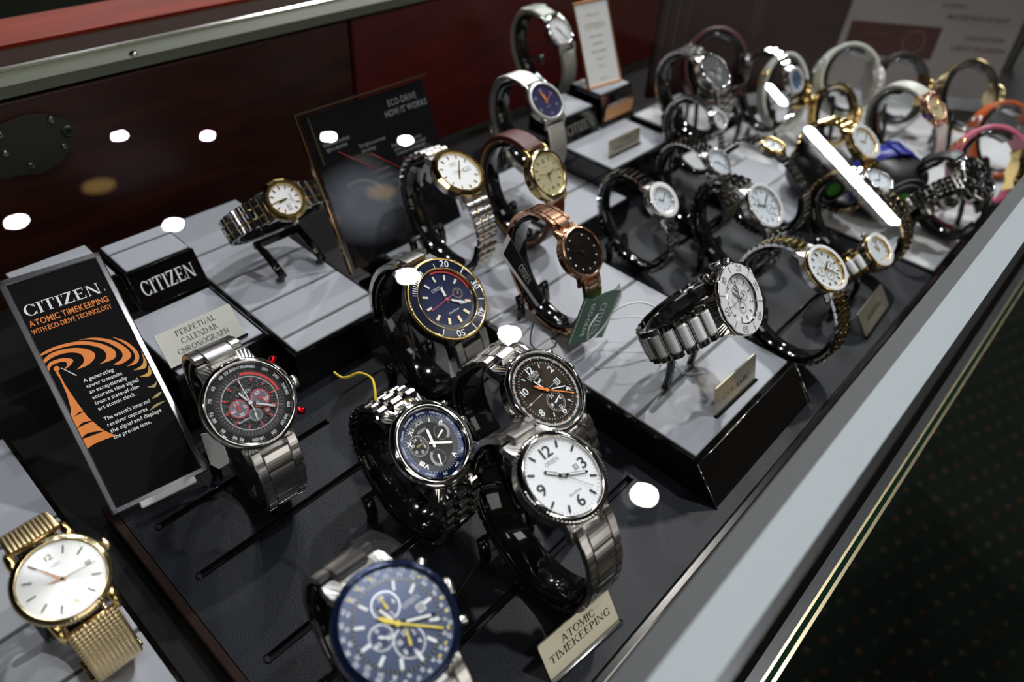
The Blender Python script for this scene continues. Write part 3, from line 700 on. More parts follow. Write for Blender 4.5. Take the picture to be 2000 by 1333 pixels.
for x, y, r in ((70, 40, 5), (77, 36, 4), (66, 33, 4), (80, 44, 3)): q.poly([(x + r * (1 + .5 * math.sin(5 * a + x)) * math.cos(a) * .8, y + r * (1 + .4 * math.cos(3 * a)) * math.sin(a) * 1.3) for a in [i * PI / 10 for i in range(20)]], -1.28, -1.22)
q.build('printed_splash', 'grey_print', EC)

# copper framed card on the far block, with a second copper frame behind it
CF = thing('framed_card', 'white CITIZEN message card in a copper frame standing on a black block', 'sign', M=frame_M((444, 312, 60.5), -.12, .46))
w2, h2 = 38, 62
q = MB()
for c, d in (((.9, h2 / 2, 0), (1.8, h2, 2)), ((w2 - .9, h2 / 2, 0), (1.8, h2, 2)), ((w2 / 2, .9, 0), (w2, 1.8, 2)), ((w2 / 2, h2 - .9, 0), (w2, 1.8, 2))): q.box(c, d, .4)
q.build('copper_border', 'copper_frame', CF)
q = MB(); q.box((w2 / 2, h2 / 2, -.2), (w2 - 3, h2 - 3, 1)); q.build('card', 'tag_white', CF)
q = MB(); q.text('CITIZEN', 4, w2 / 2, 44, .4, serif=True, width=22)
for t, y in (('Thank you for', 52), ('makes watches', 37), ('powered by', 31.5), ('light or any light', 26), ('so they run', 20.5), ('forever', 15), ('and more', 6)): q.text(t, 1.9, w2 / 2, y, .4, sx=.8)
q.build('card_lettering', 'olive_print', CF)
CG = thing('framed_card', 'plain copper back of a second frame behind the white card', 'sign', M=frame_M((480, 345, 66), -.5, .2))
q = MB(); q.poly([(0, 0), (16, 0), (19, 48), (-3, 48)], -1.5, 0); q.build('copper_back', 'copper_frame', CG)

# large poster leaning at the far end
PO = thing('poster_board', 'large pale and brown printed board leaning at the far back of the case', 'poster', M=frame_M((776, 246, 1.5), -.876, .073))
q = MB(); q.box((85, 56, -1), (170, 112, 2)); q.build('board', 'poster_white', PO)
q = MB(); q.box((50, 50, .1), (90, 31, .3)); q.build('brown_panel', 'poster_brown', PO)
q = MB(); q.ring(9, 12, .5, 40, c=(72, 50), t=.2); q.ring(4, 5, .5, 40, c=(72, 50), t=.2)
q.text('LAW OF LIGHT', 3.4, 30, 55, .5, sx=.8); q.text('8 6', 4.4, 30, 46, .5); q.build('panel_print', 'poster_ink', PO)
q = MB(); q.text('EUROPEAN', 3, 98, 86, .3); q.text('MASTERPIECE OF LIGHT', 4.2, 126, 76, .3, sx=.9); q.text('LIGHT FASHION', 5, 138, 48, .3); q.text('COLLECTION', 4.2, 140, 58, .3); q.build('board_print', 'poster_ink', PO)

# dark wooden back board behind the far watches, its pale upright stripes painted in for reflections in the glass
BB = thing('back_board', 'dark red-brown upright board with faint vertical stripes painted as reflections behind the far watches', 'board', M=frame_M((598, 352, .5), -.564, .02))
q = MB(); q.box((100, 56, -2), (200, 112, 4), .6); q.build('wooden_board', 'board_wood', BB)
for x, w_, h0 in ((7, 2.2, 20), (13, 1.2, 30), (18, 3.0, 24), (24, 1.2, 34), (29, 1.6, 40), (96, 1.4, 60), (101, 2.4, 56), (106, 1.4, 58)):
    q = MB(); q.box((x, (h0 + 108) / 2, .15), (w_, 108 - h0, .3)); q.build('reflection_stripe', 'painted_reflection', BB)

# ------------------------------------------------------------------ watches
def basis(P, U, V):
    U = Vector(U).normalized(); V = Vector(V); V = (V - U * U.dot(V)).normalized(); N = U.cross(V)
    return Matrix(((U.x, V.x, N.x, P[0] * S), (U.y, V.y, N.y, P[1] * S), (U.z, V.z, N.z, P[2] * S), (0, 0, 0, 1)))
class Loop:
    """the closed run of a strap or bracelet in the watch's 12-6 plane: a tilted oval whose ends are drawn in to the lugs"""
    def __init__(s, R, lp, n=240):
        s.a, s.b, s.cv, s.cw, t = lp; s.ct, s.st = math.cos(R_(t)), math.sin(R_(t)); s.n = n
        best = lambda v, w_: min((R_(i) for i in range(360)), key=lambda p: (s.ell(p)[0] - v) ** 2 + (s.ell(p)[1] - w_) ** 2)
        l0, l1 = (1.12 * R, -4.5), (-1.12 * R, -4.5); p0, p1 = best(*l0), best(*l1)
        if p1 < p0: p1 += 2 * PI
        # p runs from the 12 lug over the back to the 6 lug
        s.d0 = (l0[0] - s.ell(p0)[0], l0[1] - s.ell(p0)[1]); s.d1 = (l1[0] - s.ell(p1)[0], l1[1] - s.ell(p1)[1])
        s.p0, s.p1 = p0, p1; s.pts = []
        for i in range(n + 1):
            u = i / n; p = p0 + (p1 - p0) * u; v, w_ = s.ell(p); k0 = max(0, 1 - u / .22); k1 = max(0, 1 - (1 - u) / .22); k0, k1 = k0 * k0 * (3 - 2 * k0), k1 * k1 * (3 - 2 * k1)
            s.pts.append((v + s.d0[0] * k0 + s.d1[0] * k1, w_ + s.d0[1] * k0 + s.d1[1] * k1))
        s.s = [0]
        for i in range(n): s.s.append(s.s[-1] + math.hypot(s.pts[i][0] - s.pts[i + 1][0], s.pts[i][1] - s.pts[i + 1][1]))
        s.len = s.s[-1]
    def ell(s, p):
        x, y = s.a * math.sin(p), s.b * math.cos(p); return s.cv + x * s.ct - y * s.st, s.cw + x * s.st + y * s.ct
    def frame(s, t, off=0):
        t = max(0, min(s.len, t)); lo = 0; hi = s.n
        while hi - lo > 1:
            m = (lo + hi) // 2
            if s.s[m] <= t: lo = m
            else: hi = m
        f = (t - s.s[lo]) / max(1e-6, s.s[hi] - s.s[lo]); A, B = s.pts[lo], s.pts[hi]
        a, b = s.pts[max(0, lo - 3)], s.pts[min(s.n, hi + 3)]; T = Vector((0, b[0] - a[0], b[1] - a[1])).normalized()
        N = Vector((0, -T.z, T.y)); v, w_ = A[0] + (B[0] - A[0]) * f, A[1] + (B[1] - A[1]) * f
        if N.y * (v - s.cv) + N.z * (w_ - s.cw) < 0: N = -N
        return Vector((0, v, w_)) + N * off, T, N
def link(mb, fr, x, wx, ly, tz, bul, m=0, n=5):
    """one bracelet link: rounded across its length, chamfered at its sides"""
    o, T, N = fr; e = min(.35, wx * .2)
    sec = [(-ly / 2, -tz / 2), (-ly / 2, tz / 2 - bul)]
    for i in range(1, n): sec.append((-ly / 2 + ly * i / n, tz / 2 - bul + bul * math.sin(PI * i / n)))
    sec += [(ly / 2, tz / 2 - bul), (ly / 2, -tz / 2)]
    k = len(sec); vs = []
    for xx, sh in ((x - wx / 2, e), (x - wx / 2 + e, 0), (x + wx / 2 - e, 0), (x + wx / 2, e)):
        for a, c in sec: vs.append(tuple(o + Vector((xx, 0, 0)) + T * a * (1 - sh * .12) + N * (c - (sh if c > 0 else 0))))
    fs = [list(range(k))[::-1], list(range(3 * k, 4 * k))]
    for r in range(3):
        for i in range(k): fs.append((r * k + i, r * k + (i + 1) % k, (r + 1) * k + (i + 1) % k, (r + 1) * k + i))
    hand = Vector((1, 0, 0)).dot(T.cross(N))
    if hand < 0: fs = [f[::-1] for f in fs]
    mb.add(vs, fs, m)

def hand(mb, ang, L, wd, tail, z, style='baton', m=0, m2=None):
    M = Matrix.Rotation(-R_(ang), 4, 'Z')
    if style == 'baton': p = [(-wd / 2, -tail), (wd / 2, -tail), (wd / 2, L * .93), (0, L), (-wd / 2, L * .93)]
    elif style == 'dauphine': p = [(-wd * .25, -tail), (wd * .25, -tail), (wd / 2, L * .12), (0, L), (-wd / 2, L * .12)]
    elif style == 'arrow': p = [(-wd * .3, -tail), (wd * .3, -tail), (wd * .3, L * .55), (wd * .8, L * .62), (0, L), (-wd * .8, L * .62), (-wd * .3, L * .55)]
    elif style == 'leaf': p = [(-wd * .2, -tail), (wd * .2, -tail), (wd * .5, L * .45), (wd * .35, L * .8), (0, L), (-wd * .35, L * .8), (-wd * .5, L * .45)]
    else: p = [(-wd / 2, -tail), (wd / 2, -tail), (wd / 2, L), (-wd / 2, L)]
    mb.poly(p, z - .12, z, m, M)
    if m2 is not None: mb.poly([(-wd * .26, L * .22), (wd * .26, L * .22), (wd * .26, L * .86), (-wd * .26, L * .86)], z, z + .05, m2, M)

def watch(name, label, pose, cfg, group=None):
    P, U, V, R, LP = pose; c = dict(rd=.80, face='white_dial', bezel='steel_polished', case='steel_brushed', band='link3', bm='steel_brushed', cm=None,
        bw=.55, link=.40, taper=.8, idx='baton', im='gold', hm='gold', hands=(310, 112, 140), far=False, crown='steel_polished', crystal=True, stand=True, deck=0)
    c.update(cfg); M = basis(P, U, V)
    T = thing(name, label, 'watch', M=M, group=group)
    seg = 40 if c['far'] else 96; rd = R * c['rd']; th = R * .42
    # case body: round drum drawn out into the lugs
    lw, q = R * c['bw'] + .8, MB(); n = seg; prof = []
    outl = []
    for i in range(n):
        a = 2 * PI * (i + .5) / n; ca, sa = abs(math.cos(a)), abs(math.sin(a)); r = R * .985
        if c.get('lugs', 'solid') == 'solid':
            t = min(lw / max(ca, 1e-4), 1.2 * R / max(sa, 1e-4)); r = max(r, t) if sa * t > .55 * R else r
        outl.append((a, r))
    lev = [(-2.0, -.9, 0.0), (-1.4, -.25, .02), (-.7, 0, .08), (.6, 0, .35), (1.0, -.8, .6)]
    vs = []; k = 6
    for a, r in outl:
        v = abs(r * math.sin(a)) / R; drop = 5.2 * (R / 20) * max(0, (v - .72) / .48) ** 1.5
        rows = [(min(r, R * .9), -1.9), (r - .5, -2.1 - drop), (r, -2.7 - drop), (r, -2.7 - drop - (th * .55 if drop < 1 else th * .38)), (r - 1.2, -3 - drop - th * .6 if drop < 1 else -3 - drop - th * .42), (R * .75, -3 - th)]
        vs += [(x * math.cos(a), x * math.sin(a), z) for x, z in rows]
    fs = []
    for i in range(n):
        p, s_ = i * k, ((i + 1) % n) * k
        for j in range(k - 1): fs.append((p + j, p + j + 1, s_ + j + 1, s_ + j))
    fs.append([i * k + k - 1 for i in range(n)][::-1]); q.add(vs, fs, 0, False)
    if c.get('lugs') == 'open':
        for sx in (-1, 1):
            for sv in (-1, 1):
                pts = [(sx * lw * .98, sv * R * t, z) for t, z in ((.70, -2.6), (.92, -2.8), (1.08, -4.0), (1.2, -6.2))]
                q.tube(pts, R * .09, 8, rs=[R * .12, R * .11, R * .09, R * .06])
        for sv in (-1, 1): q.tube([(-lw, sv * R * 1.12, -5), (lw, sv * R * 1.12, -5)], R * .05, 8)
    q.build('case', c['case'], T)
    # bezel
    q = MB(); bt = c.get('bezel_type', 'plain'); bins = c.get('insert'); ns = 12 if bt == 'poly' else seg
    if bt == 'poly':
        q.lathe([(rd, -1.9), (rd, -.5), (rd + .35, -.1)], seg, sm=True)
        q.lathe([(rd + .3, -.1), (R * .90, -.05), (R * 1.03, -1.3), (R * 1.03, -2.6)], 14, sm=False)
    elif bt == 'coin': q.lathe([(rd, -1.9), (rd, -.3), (rd + .5, .1), (R * .90, 0), (R * .955, -.4), (R, -.8), (R * 1.02, -1.9), (R * .97, -2.6)], 288, knurl=.20, kn=72, kr=R * .96)
    elif bt == 'diver':
        q.lathe([(rd, -1.9), (rd, .1), (rd + .4, .35), (rd + .7, .1)], seg); q.lathe([(R * .955, .1), (R * .98, .35), (R * 1.02, 0), (R * 1.03, -1.0), (R * 1.0, -2.4), (R * .96, -2.9)], 288, knurl=.16, kn=90, kr=R * .99)
    elif bt == 'sports':     # stepped bezel with raised tabs
        q.lathe([(rd, -1.9), (rd, .2), (rd + .4, .45), (rd + .6, -.4), (R * .96, -.6), (R * .98, .1), (R, -.3), (R * 1.02, -1.6), (R * .96, -2.5)], 96, knurl=.35, kn=8, kr=R * .97)
    else: q.lathe([(rd, -1.9), (rd, -.5), (rd + .3, -.1), (rd + (R - rd) * .45, .1), (R * .96, -.35), (R, -1.2), (R, -2.4), (R * .95, -2.8)], seg)
    bz = q.build('bezel', c['bezel'], T)
    if bins:
        q = MB(); r0, r1 = rd + .55, R * (.965 if bt == 'diver' else .975); q.lathe([(r0, .28), (r1, -.02), (r1, -.5), (r0, -.5)], seg, sm=False); ins = q.build('bezel_insert', bins[0], bz)
        q = MB(); zc = .24
        for h, t in bins[1]:
            a = R_(h); rr = (r0 + r1) / 2; q.text(t, (r1 - r0) * bins[2], rr * math.sin(a), rr * math.cos(a), zc, rot=-a)
        for h in bins[3]:
            a = -R_(h); q.box((0, (r0 + r1) / 2, zc - .05), (.5, (r1 - r0) * .8, .1), T=Matrix.Rotation(a, 4, 'Z'))
        for h in bins[4]:
            a = -R_(h); q.box((0, r0 + (r1 - r0) * .3, zc), (.28, (r1 - r0) * .5, .1), T=Matrix.Rotation(a, 4, 'Z'))
        if q.v: q.build('bezel_numerals', bins[5] if len(bins) > 5 else 'white_print', bz)
    if c.get('stones'):
        q = MB(); ns_ = c['stones']; rr = (rd + R) / 2 + .1
        for i in range(ns_):
            a = 2 * PI * i / ns_; q.lathe([(0, .55), (.35 * (R - rd), .45), (.48 * (R - rd), .1), (.3 * (R - rd), -.3)], 7, sm=False, T=Matrix.Translation((rr * math.cos(a), rr * math.sin(a), .15)))
        q.build('stones', 'diamond', bz)
    # dial
    q = MB(); q.disc(rd, -1.55, seg, t=.3); dl = q.build('dial', c['face'], T)
    for (r0, r1, mm, z) in c.get('rings', ()):
        q = MB(); q.ring(rd * r0, rd * r1, -1.5 + z, seg, t=.05); q.build('dial_ring', mm, dl)
    zf = -1.46
    q = MB(); ik = c['idx']; used = False
    if ik in ('baton', 'batonticks', 'mixed', 'dots', 'fat'):
        skip = c.get('skip', ())
        for h in range(12):
            if h in skip: continue
            A = Matrix.Rotation(-R_(30 * h), 4, 'Z'); i0, i1, iw = c.get('ispan', (.70, .90, .055))
            if ik == 'dots': q.lathe([(0, .45), (rd * .03, .3), (rd * .045, 0)], 8, T=A @ Matrix.Translation((0, rd * .76, zf)), sm=False)
            elif ik == 'fat':
                q.box((0, rd * (i0 + i1) / 2, zf + .15), (rd * iw, rd * (i1 - i0), .35), .08, T=A)
            else: q.box((0, rd * (i0 + i1) / 2, zf + .15), (rd * iw * (1.0), rd * (i1 - i0), .3), .06, T=A)
            used = True
    if used: q.build('hour_markers', c['im'], dl)
    if ik == 'fat':
        q = MB()
        for h in range(12):
            if h in c.get('skip', ()): continue
            i0, i1, iw = c['ispan']; q.box((0, rd * (i0 + i1) / 2, zf + .36), (rd * iw * .6, rd * (i1 - i0) * .8, .06), T=Matrix.Rotation(-R_(30 * h), 4, 'Z'))
        q.build('lume', 'white_print', dl)
    if c.get('ticks') and not c.get('tiny'):
        q = MB(); t0, t1, tw, tm = c['ticks']
        for i in range(60): q.box((0, rd * (t0 + t1) / 2, zf), (tw * (1.6 if i % 5 == 0 else 1), rd * (t1 - t0), .06), T=Matrix.Rotation(-R_(6 * i), 4, 'Z'))
        q.build('minute_track', tm, dl)
    if c.get('nums'):
        q = MB(); hh, rr, nm = c['numstyle']
        for h, t in c['nums'].items():
            a = R_(h * 30); q.text(t, rd * hh, rd * rr * math.sin(a), rd * rr * math.cos(a), zf + .05, serif=c.get('numserif', False), rot=-a if c.get('numrot') else 0, sx=1.15, t=.15)
        q.build('numerals', nm, dl)
    for (txts, rr, hh, mm, st, step) in c.get('ringtext', ()):
        q = MB()
        for i, t in enumerate(txts):
            if not t: continue
            a = R_(st + i * step); 
            if len(t) > 3:      # bend long words round the ring
                wd_ = glyphs(t, False)[2] * hh * rd
                pos = a - wd_ / 2 / (rd * rr)
                for ch in t:
                    cw = glyphs(ch, False)[2] * hh * rd; aa = pos + cw / 2 / (rd * rr)
                    q.text(ch, rd * hh, rd * rr * math.sin(aa), rd * rr * math.cos(aa), zf + .04, rot=-aa); pos += cw / (rd * rr)
            else: q.text(t, rd * hh, rd * rr * math.sin(a), rd * rr * math.cos(a), zf + .04, rot=-a)
        q.build('ring_print', mm, dl)
    for arc in c.get('arcs', ()):
        r0, r1, a0, a1, mm, z = arc; q = MB(); q.ring(rd * r0, rd * r1, zf + z, 40, a0=PI / 2 - R_(a1), a1=PI / 2 - R_(a0), t=.06); q.build('scale_arc', mm, dl)
    for sd in c.get('subs', ()):
        x, y, r, fm, rm, ha, hmt = sd[:7]; nums = sd[7] if len(sd) > 7 else ()
        q = MB(); q.disc(rd * r, zf + .03, 40, c=(rd * x, rd * y), t=.12); s_ = q.build('subdial', fm, dl)
        q = MB(); q.ring(rd * r * .92, rd * r, zf + .14, 40, c=(rd * x, rd * y), t=.15); q.build('subdial_ring', rm, s_)
        q = MB()
        for i, t in enumerate(nums):
            a = 2 * PI * i / len(nums); q.text(t, rd * .085, rd * (x + r * .62 * math.sin(a)), rd * (y + r * .62 * math.cos(a)), zf + .08)
        for i in range(24):
            a = 2 * PI * i / 24; q.box((0, rd * r * .80, 0), (.12, rd * r * .1, .06), T=Matrix.Translation((rd * x, rd * y, zf + .09)) @ Matrix.Rotation(-a, 4, 'Z'))
        q.build('subdial_print', 'white_print' if fm not in ('pearl_dial', 'white_dial') else 'grey_print', s_)
        q = MB(); q.poly([(-rd * .022, -rd * r * .25), (rd * .022, -rd * r * .25), (rd * .012, rd * r * .78), (-rd * .012, rd * r * .78)], 0, .12, T=Matrix.Translation((rd * x, rd * y, zf + .2)) @ Matrix.Rotation(-R_(ha), 4, 'Z'))
        q.disc(rd * .03, zf + .36, 12, c=(rd * x, rd * y), t=.1); q.build('subdial_hand', hmt, s_)
    if c.get('date'):
        x, y, wx, wy, fm = c['date'][:5]; q = MB(); A = Matrix.Translation((rd * x, rd * y, 0)) @ Matrix.Rotation(R_(c['date'][6] if len(c['date']) > 6 else 0), 4, 'Z')
        q.box((0, 0, zf + .02), (rd * wx * 1.3, rd * wy * 1.35, .14), T=A); dd = q.build('date_frame', fm, dl)
        q = MB(); q.box((0, 0, zf + .08), (rd * wx, rd * wy, .08), T=A); q.build('date_disc', c['date'][5] if len(c['date']) > 5 and c['date'][5] else 'white_print', dd)
        if not c['far']: q = MB(); q.text('31', rd * wy * .75, 0, 0, zf + .16, T=A); q.build('date_numeral', 'black_print' if not (len(c['date']) > 5 and c['date'][5]) else 'white_print', dd)
    if c.get('logo'):
        q = MB(); y, h, mm = c['logo'][:3]; x = c['logo'][3] if len(c['logo']) > 3 else 0
        q.text('CITIZEN', rd * h, rd * x, rd * y, zf + .05, serif=True, sx=.85, t=.1)
        if len(c['logo']) > 4 and c['logo'][4]: q.text('Eco-Drive', rd * h * .62, rd * c['logo'][4][0], rd * c['logo'][4][1], zf + .05)
        q.build('logo', mm, dl)
    for ex in c.get('extra', ()): ex(dl, rd, zf)
    # hands
    hs = c['hands']; st = c.get('hstyle', 'baton'); hw = c.get('hw', .09); lum = c.get('lum')
    for nm_, a, L, wd_, z in (('hour_hand', hs[0], c.get('hl', .50), hw, -1.05), ('minute_hand', hs[1], c.get('ml', .80), hw * .85, -.85)):
        q = MB(); hand(q, a, rd * L, rd * wd_, rd * .12, z, st, 0, 1 if lum else None); q.build(nm_, [c['hm'], 'white_print'] if lum else c['hm'], T)
    if hs[2] is not None:
        q = MB(); hand(q, hs[2], rd * c.get('sl', .84), rd * c.get('sw', .022), rd * .25, -.68, 'thin')
        if c.get('stail'): hand(q, hs[2] + 180 + 8, rd * .38, rd * .09, 0, -.66, 'leaf')
        q.disc(rd * .05, -.60, 16, t=.5); q.build('second_hand', c.get('sm', c['hm']), T)
    else:
        q = MB(); q.disc(rd * .05, -.66, 16, t=.5); q.build('hand_boss', c['hm'], T)
    if c['crystal']:
        q = MB(); q.lathe([(0, .18), (rd * .6, .12), (rd * .93, -.05), (rd * .985, -.25), (rd * .985, -.5)], 64); q.build('crystal', 'crystal', T)
    # crown and pushers on the 3 o'clock side
    if c['crown'] and not c.get('tiny'):
        zc = -3 - th * .35
        def knob(ang, r, ln, mm, nm_, kn=0):
            A = Matrix.Rotation(-R_(ang - 90), 4, 'Z') @ Matrix.Translation((R * 1.0, 0, zc)) @ Matrix.Rotation(PI / 2, 4, 'Y')
            qq = MB(); qq.lathe([(r * .5, -3.0), (r * .5, .3)], 16, T=A)
            qq.lathe([(r * .9, .3), (r, .6), (r, ln - .4), (r * .8, ln), (0, ln)], 72 if kn else 24, T=A, knurl=.14 if kn else 0, kn=kn, kr=r * .95); qq.build(nm_, mm, T)
        knob(c.get('crown_at', 90), R * .15, R * .17, c['crown'], 'crown', 18)
        for a, mm in c.get('push', ()): knob(a, R * .085, R * .20, mm, 'pusher')
    # strap or bracelet
    lp = Loop(R, LP); bw = R * c['bw']; band = c['band']; tk = 2.6 * (R / 20) ** .5
    wid = lambda t: bw * 2 * (1 - (1 - c['taper']) * math.sin(PI * min(max(t / lp.len, 0), 1)))
    if band in ('link3', 'link3s', 'link5', 'ceramic', 'link3w'):
        ln = R * c['link']; n = max(8, int((lp.len) / ln)); ln = lp.len / n
        q = MB(); qc = MB(); qe = MB(); clasp0, clasp1 = lp.len * .5 - 13, lp.len * .5 + 13
        for i in range(n):
            t = (i + .5) * ln
            if clasp0 < t < clasp1 and not c['far']: continue
            wt = wid(t)
            if band == 'link3w':      # wide centre piece, H-shaped sides set half a link on
                link(qc if c['cm'] else q, lp.frame(t), 0, wt * .56, ln * .93, tk, tk * .12); t2 = t + ln / 2
                for sx in (-1, 1): link(q, lp.frame(min(t2, lp.len - 1)), sx * wt * .39, wt * .21, ln * .95, tk * .98, tk * .12)
            elif band == 'link3':
                link(qc if c['cm'] else q, lp.frame(t), 0, wt * .42, ln * .9, tk, tk * .25); t2 = t + ln / 2
                for sx in (-1, 1): link(q, lp.frame(min(t2, lp.len - 1)), sx * wt * .36, wt * .27, ln * .93, tk, tk * .25)
                if c.get('em'):
                    for sx in (-1, 1): link(qe, lp.frame(t), sx * wt * .222, wt * .035, ln * .99, tk * .98, 0, n=2)
            elif band == 'link5':
                for j, (x, wx) in enumerate(((0, .26), (-.2, .10), (.2, .10), (-.38, .22), (.38, .22))):
                    tt = t + (ln / 2 if j in (1, 2) else 0); link(q if j not in (1, 2) or not c['cm'] else qc, lp.frame(min(tt, lp.len - .5)), x * wt, wx * wt, ln * .88, tk * (1 if j else 1.08), tk * .4)
            elif band == 'link3s':
                for x, wx in ((0, .36), (-.345, .3), (.345, .3)): link(q if x or not c['cm'] else qc, lp.frame(t), x * wt, wx * wt, ln * .84, tk, tk * .45)
                if c.get('em'):
                    for sx in (-1, 1): link(qe, lp.frame(t), sx * wt * .187, wt * .05, ln, tk * .9, tk * .3)
            elif band == 'ceramic':
                link(qc, lp.frame(t), 0, wt * .62, ln * .66, tk * 1.15, tk * .3)
                link(qe, lp.frame(t + ln / 2), 0, wt * .60, ln * .26, tk * .9, tk * .3)
                for sx in (-1, 1): link(q, lp.frame(t), sx * wt * .41, wt * .17, ln * .86, tk, tk * .5)
        q.build('bracelet', c['bm'], T)
        if qc.v: qc.build('centre_links', c['cm'] or c['bm'], T)
        if qe.v: qe.build('link_accents', c.get('em') or c['bm'], T)
        if not c['far']:
            q = MB(); fr = []; k = 14
            for i in range(k + 1):
                o, Tt, N = lp.frame(clasp0 + (clasp1 - clasp0) * i / k); fr.append((o, Vector((1, 0, 0)), N))
            ww = wid(lp.len / 2) / 2; q.sweep(fr, lambda i: [(-ww, -1.0), (ww, -1.0), (ww, .9), (ww - .5, 1.3), (-ww + .5, 1.3), (-ww, .9)], sm=False)
            q.build('clasp', c['bm'], T)
    else:
        q = MB(); k = 60; fr = []; tm = {'mesh': 1.3, 'leather': 2.2, 'rubber': 2.4, 'cuff': 2.0}[band]
        for i in range(k + 1):
            o, Tt, N = lp.frame(lp.len * i / k); fr.append((o, Vector((1, 0, 0)), N))
        def sec(i):
            ww = wid(lp.len * i / k) / 2; h = tm / 2 * (1.25 if band == 'leather' and (i < 12 or i > k - 12) else 1); 
            return [(-ww, -h), (ww, -h), (ww, h * .3), (ww * .9, h), (-ww * .9, h), (-ww, h * .3)]
        q.sweep(fr, sec, sm=False, uv=True); q.build('strap', c['bm'], T)
        if band == 'leather':
            q = MB(); q.sweep([(o - N * (tm * .62), X, N) for o, X, N in fr], lambda i: [(-wid(lp.len * i / k) / 2 * .98, -.4), (wid(lp.len * i / k) / 2 * .98, -.4), (wid(lp.len * i / k) / 2 * .98, .3), (-wid(lp.len * i / k) / 2 * .98, .3)], sm=False); q.build('strap_lining', c.get('lining', 'leather_lining'), T)
        if band in ('leather', 'rubber', 'mesh'):
            q = MB(); o, Tt, N = lp.frame(lp.len * c.get('buckle', .42)); A = Matrix(((1, Tt.x, N.x, o.x), (0, Tt.y, N.y, o.y), (0, Tt.z, N.z, o.z), (0, 0, 0, 1))); ww = wid(lp.len * .42) / 2 + 1.4
            q.tube([(-ww, -5, 1), (ww, -5, 1), (ww, 5, 1.2), (-ww, 5, 1.2)], .8, 8, T=A, closed=True); q.tube([(0, 5, 2), (0, -5, 2)], .5, 6, T=A); q.build('buckle', c.get('buckle_m', c['case']), T)
    if c['stand']: stand(T, M, lp, bw, c['deck'], label, c.get('sturn', 0), c['far'], band not in ('leather', 'rubber', 'mesh', 'ceramic'))
    return T

STANDS = []
def stand(T, M, lp, bw, deck, label, turn, far, tight=True):
    """black C-shaped collar inside the bracelet, carried on a fork of two legs"""
    U, V, N = (Vector((M[0][i], M[1][i], M[2][i])) for i in range(3)); O = Vector((M[0][3], M[1][3], M[2][3])) / S
    def wpt(x, v, w_): return O + U * x + V * v + N * w_
    k = 44; pts = []; t0, t1 = lp.len * .10, lp.len * .84; inn = -3.2 if tight else -4.6
    for i in range(k + 1):
        o, Tt, Nn = lp.frame(t0 + (t1 - t0) * i / k, inn); pts.append((i, wpt(0, o.y, o.z), (V * Nn.y + N * Nn.z).normalized()))
    low = min(pts, key=lambda t: t[1].z); cx_, cy_ = low[1].x, low[1].y
    B = thing('watch_stand', 'black C-shaped stand under the ' + ' '.join(label.split(',')[0].split()[:9]), 'watch stand', (cx_, cy_, deck)); L = Vector((cx_, cy_, deck))
    q = MB(); ww = bw * .80
    q.sweep([(p[1] - L, U, p[2]) for p in pts], lambda i: [(-ww, -.9), (-ww * .9, -1.3), (ww * .9, -1.3), (ww, -.9), (ww, .7), (ww * .85, 1.2), (-ww * .85, 1.2), (-ww, .7)])
    q.build('collar', 'black_plastic', B)
    # bridge across, behind the lowest point, then the two legs down to the deck
    pj = max((p[1] for p in pts if p[1].z < low[1].z + 9), key=lambda p: p.y); hx = Vector((1, 0, 0))
    side_ = False
    if abs(V.z) < .3 and abs(V.x) > .8: pj = low[1] + U * (bw + 4.2) * (1 if U.y < 0 else -1) + Vector((0, 0, 3)); hx = V * (1 if V.x > 0 else -1); side_ = True
    if not side_: hx = U if U.x > 0 else -U
    hx = Vector((hx.x, hx.y, 0)).normalized(); sp = 13 if side_ else bw + 3.4
    zt = max(pj.z, deck + 5)
    q = MB(); c0 = Vector((pj.x, pj.y, zt)) - L; h3 = hx if side_ or abs(U.z) < .15 else (U if U.x > 0 else -U); y3 = Vector((0, 0, 1)).cross(h3).normalized(); z3 = h3.cross(y3)
    A = Matrix(((h3.x, y3.x, z3.x, c0.x), (h3.y, y3.y, z3.y, c0.y), (h3.z, y3.z, z3.z, c0.z), (0, 0, 0, 1)))
    q.box((0, 0, 0), (sp * 2 + 4.5, 3.0, 2.2 if not side_ else 5), .9, T=A); q.build('bridge', 'black_plastic', B)
    for sg in (-1, 1):
        q = MB(); top = c0 + h3 * sg * sp; top.z = max(top.z, 2); bot = Vector((top.x, top.y, 0)) + (Vector((h3.x, h3.y, 0)) * sg * 20 if abs(h3.z) > .15 and h3.z * sg > 0 else Vector()); fwd_ = Vector((hx.y, -hx.x, 0)) * (3 + turn)
        pth = [top + Vector((0, 0, 1)), top * .7 + bot * .3 + fwd_ * .6, top * .35 + bot * .65 + fwd_, bot + fwd_ * .8 + Vector((0, 0, -.2))]
        fr = [(p, hx, Vector((hx.y, -hx.x, 0))) for p in pth]
        q.sweep(fr, lambda i: [(-2.3, -1.3), (2.3, -1.3), (2.3, .8), (1.6, 1.4), (-1.6, 1.4), (-2.3, .8)]); q.build('leg', 'black_plastic', B)
    STANDS.append(B)

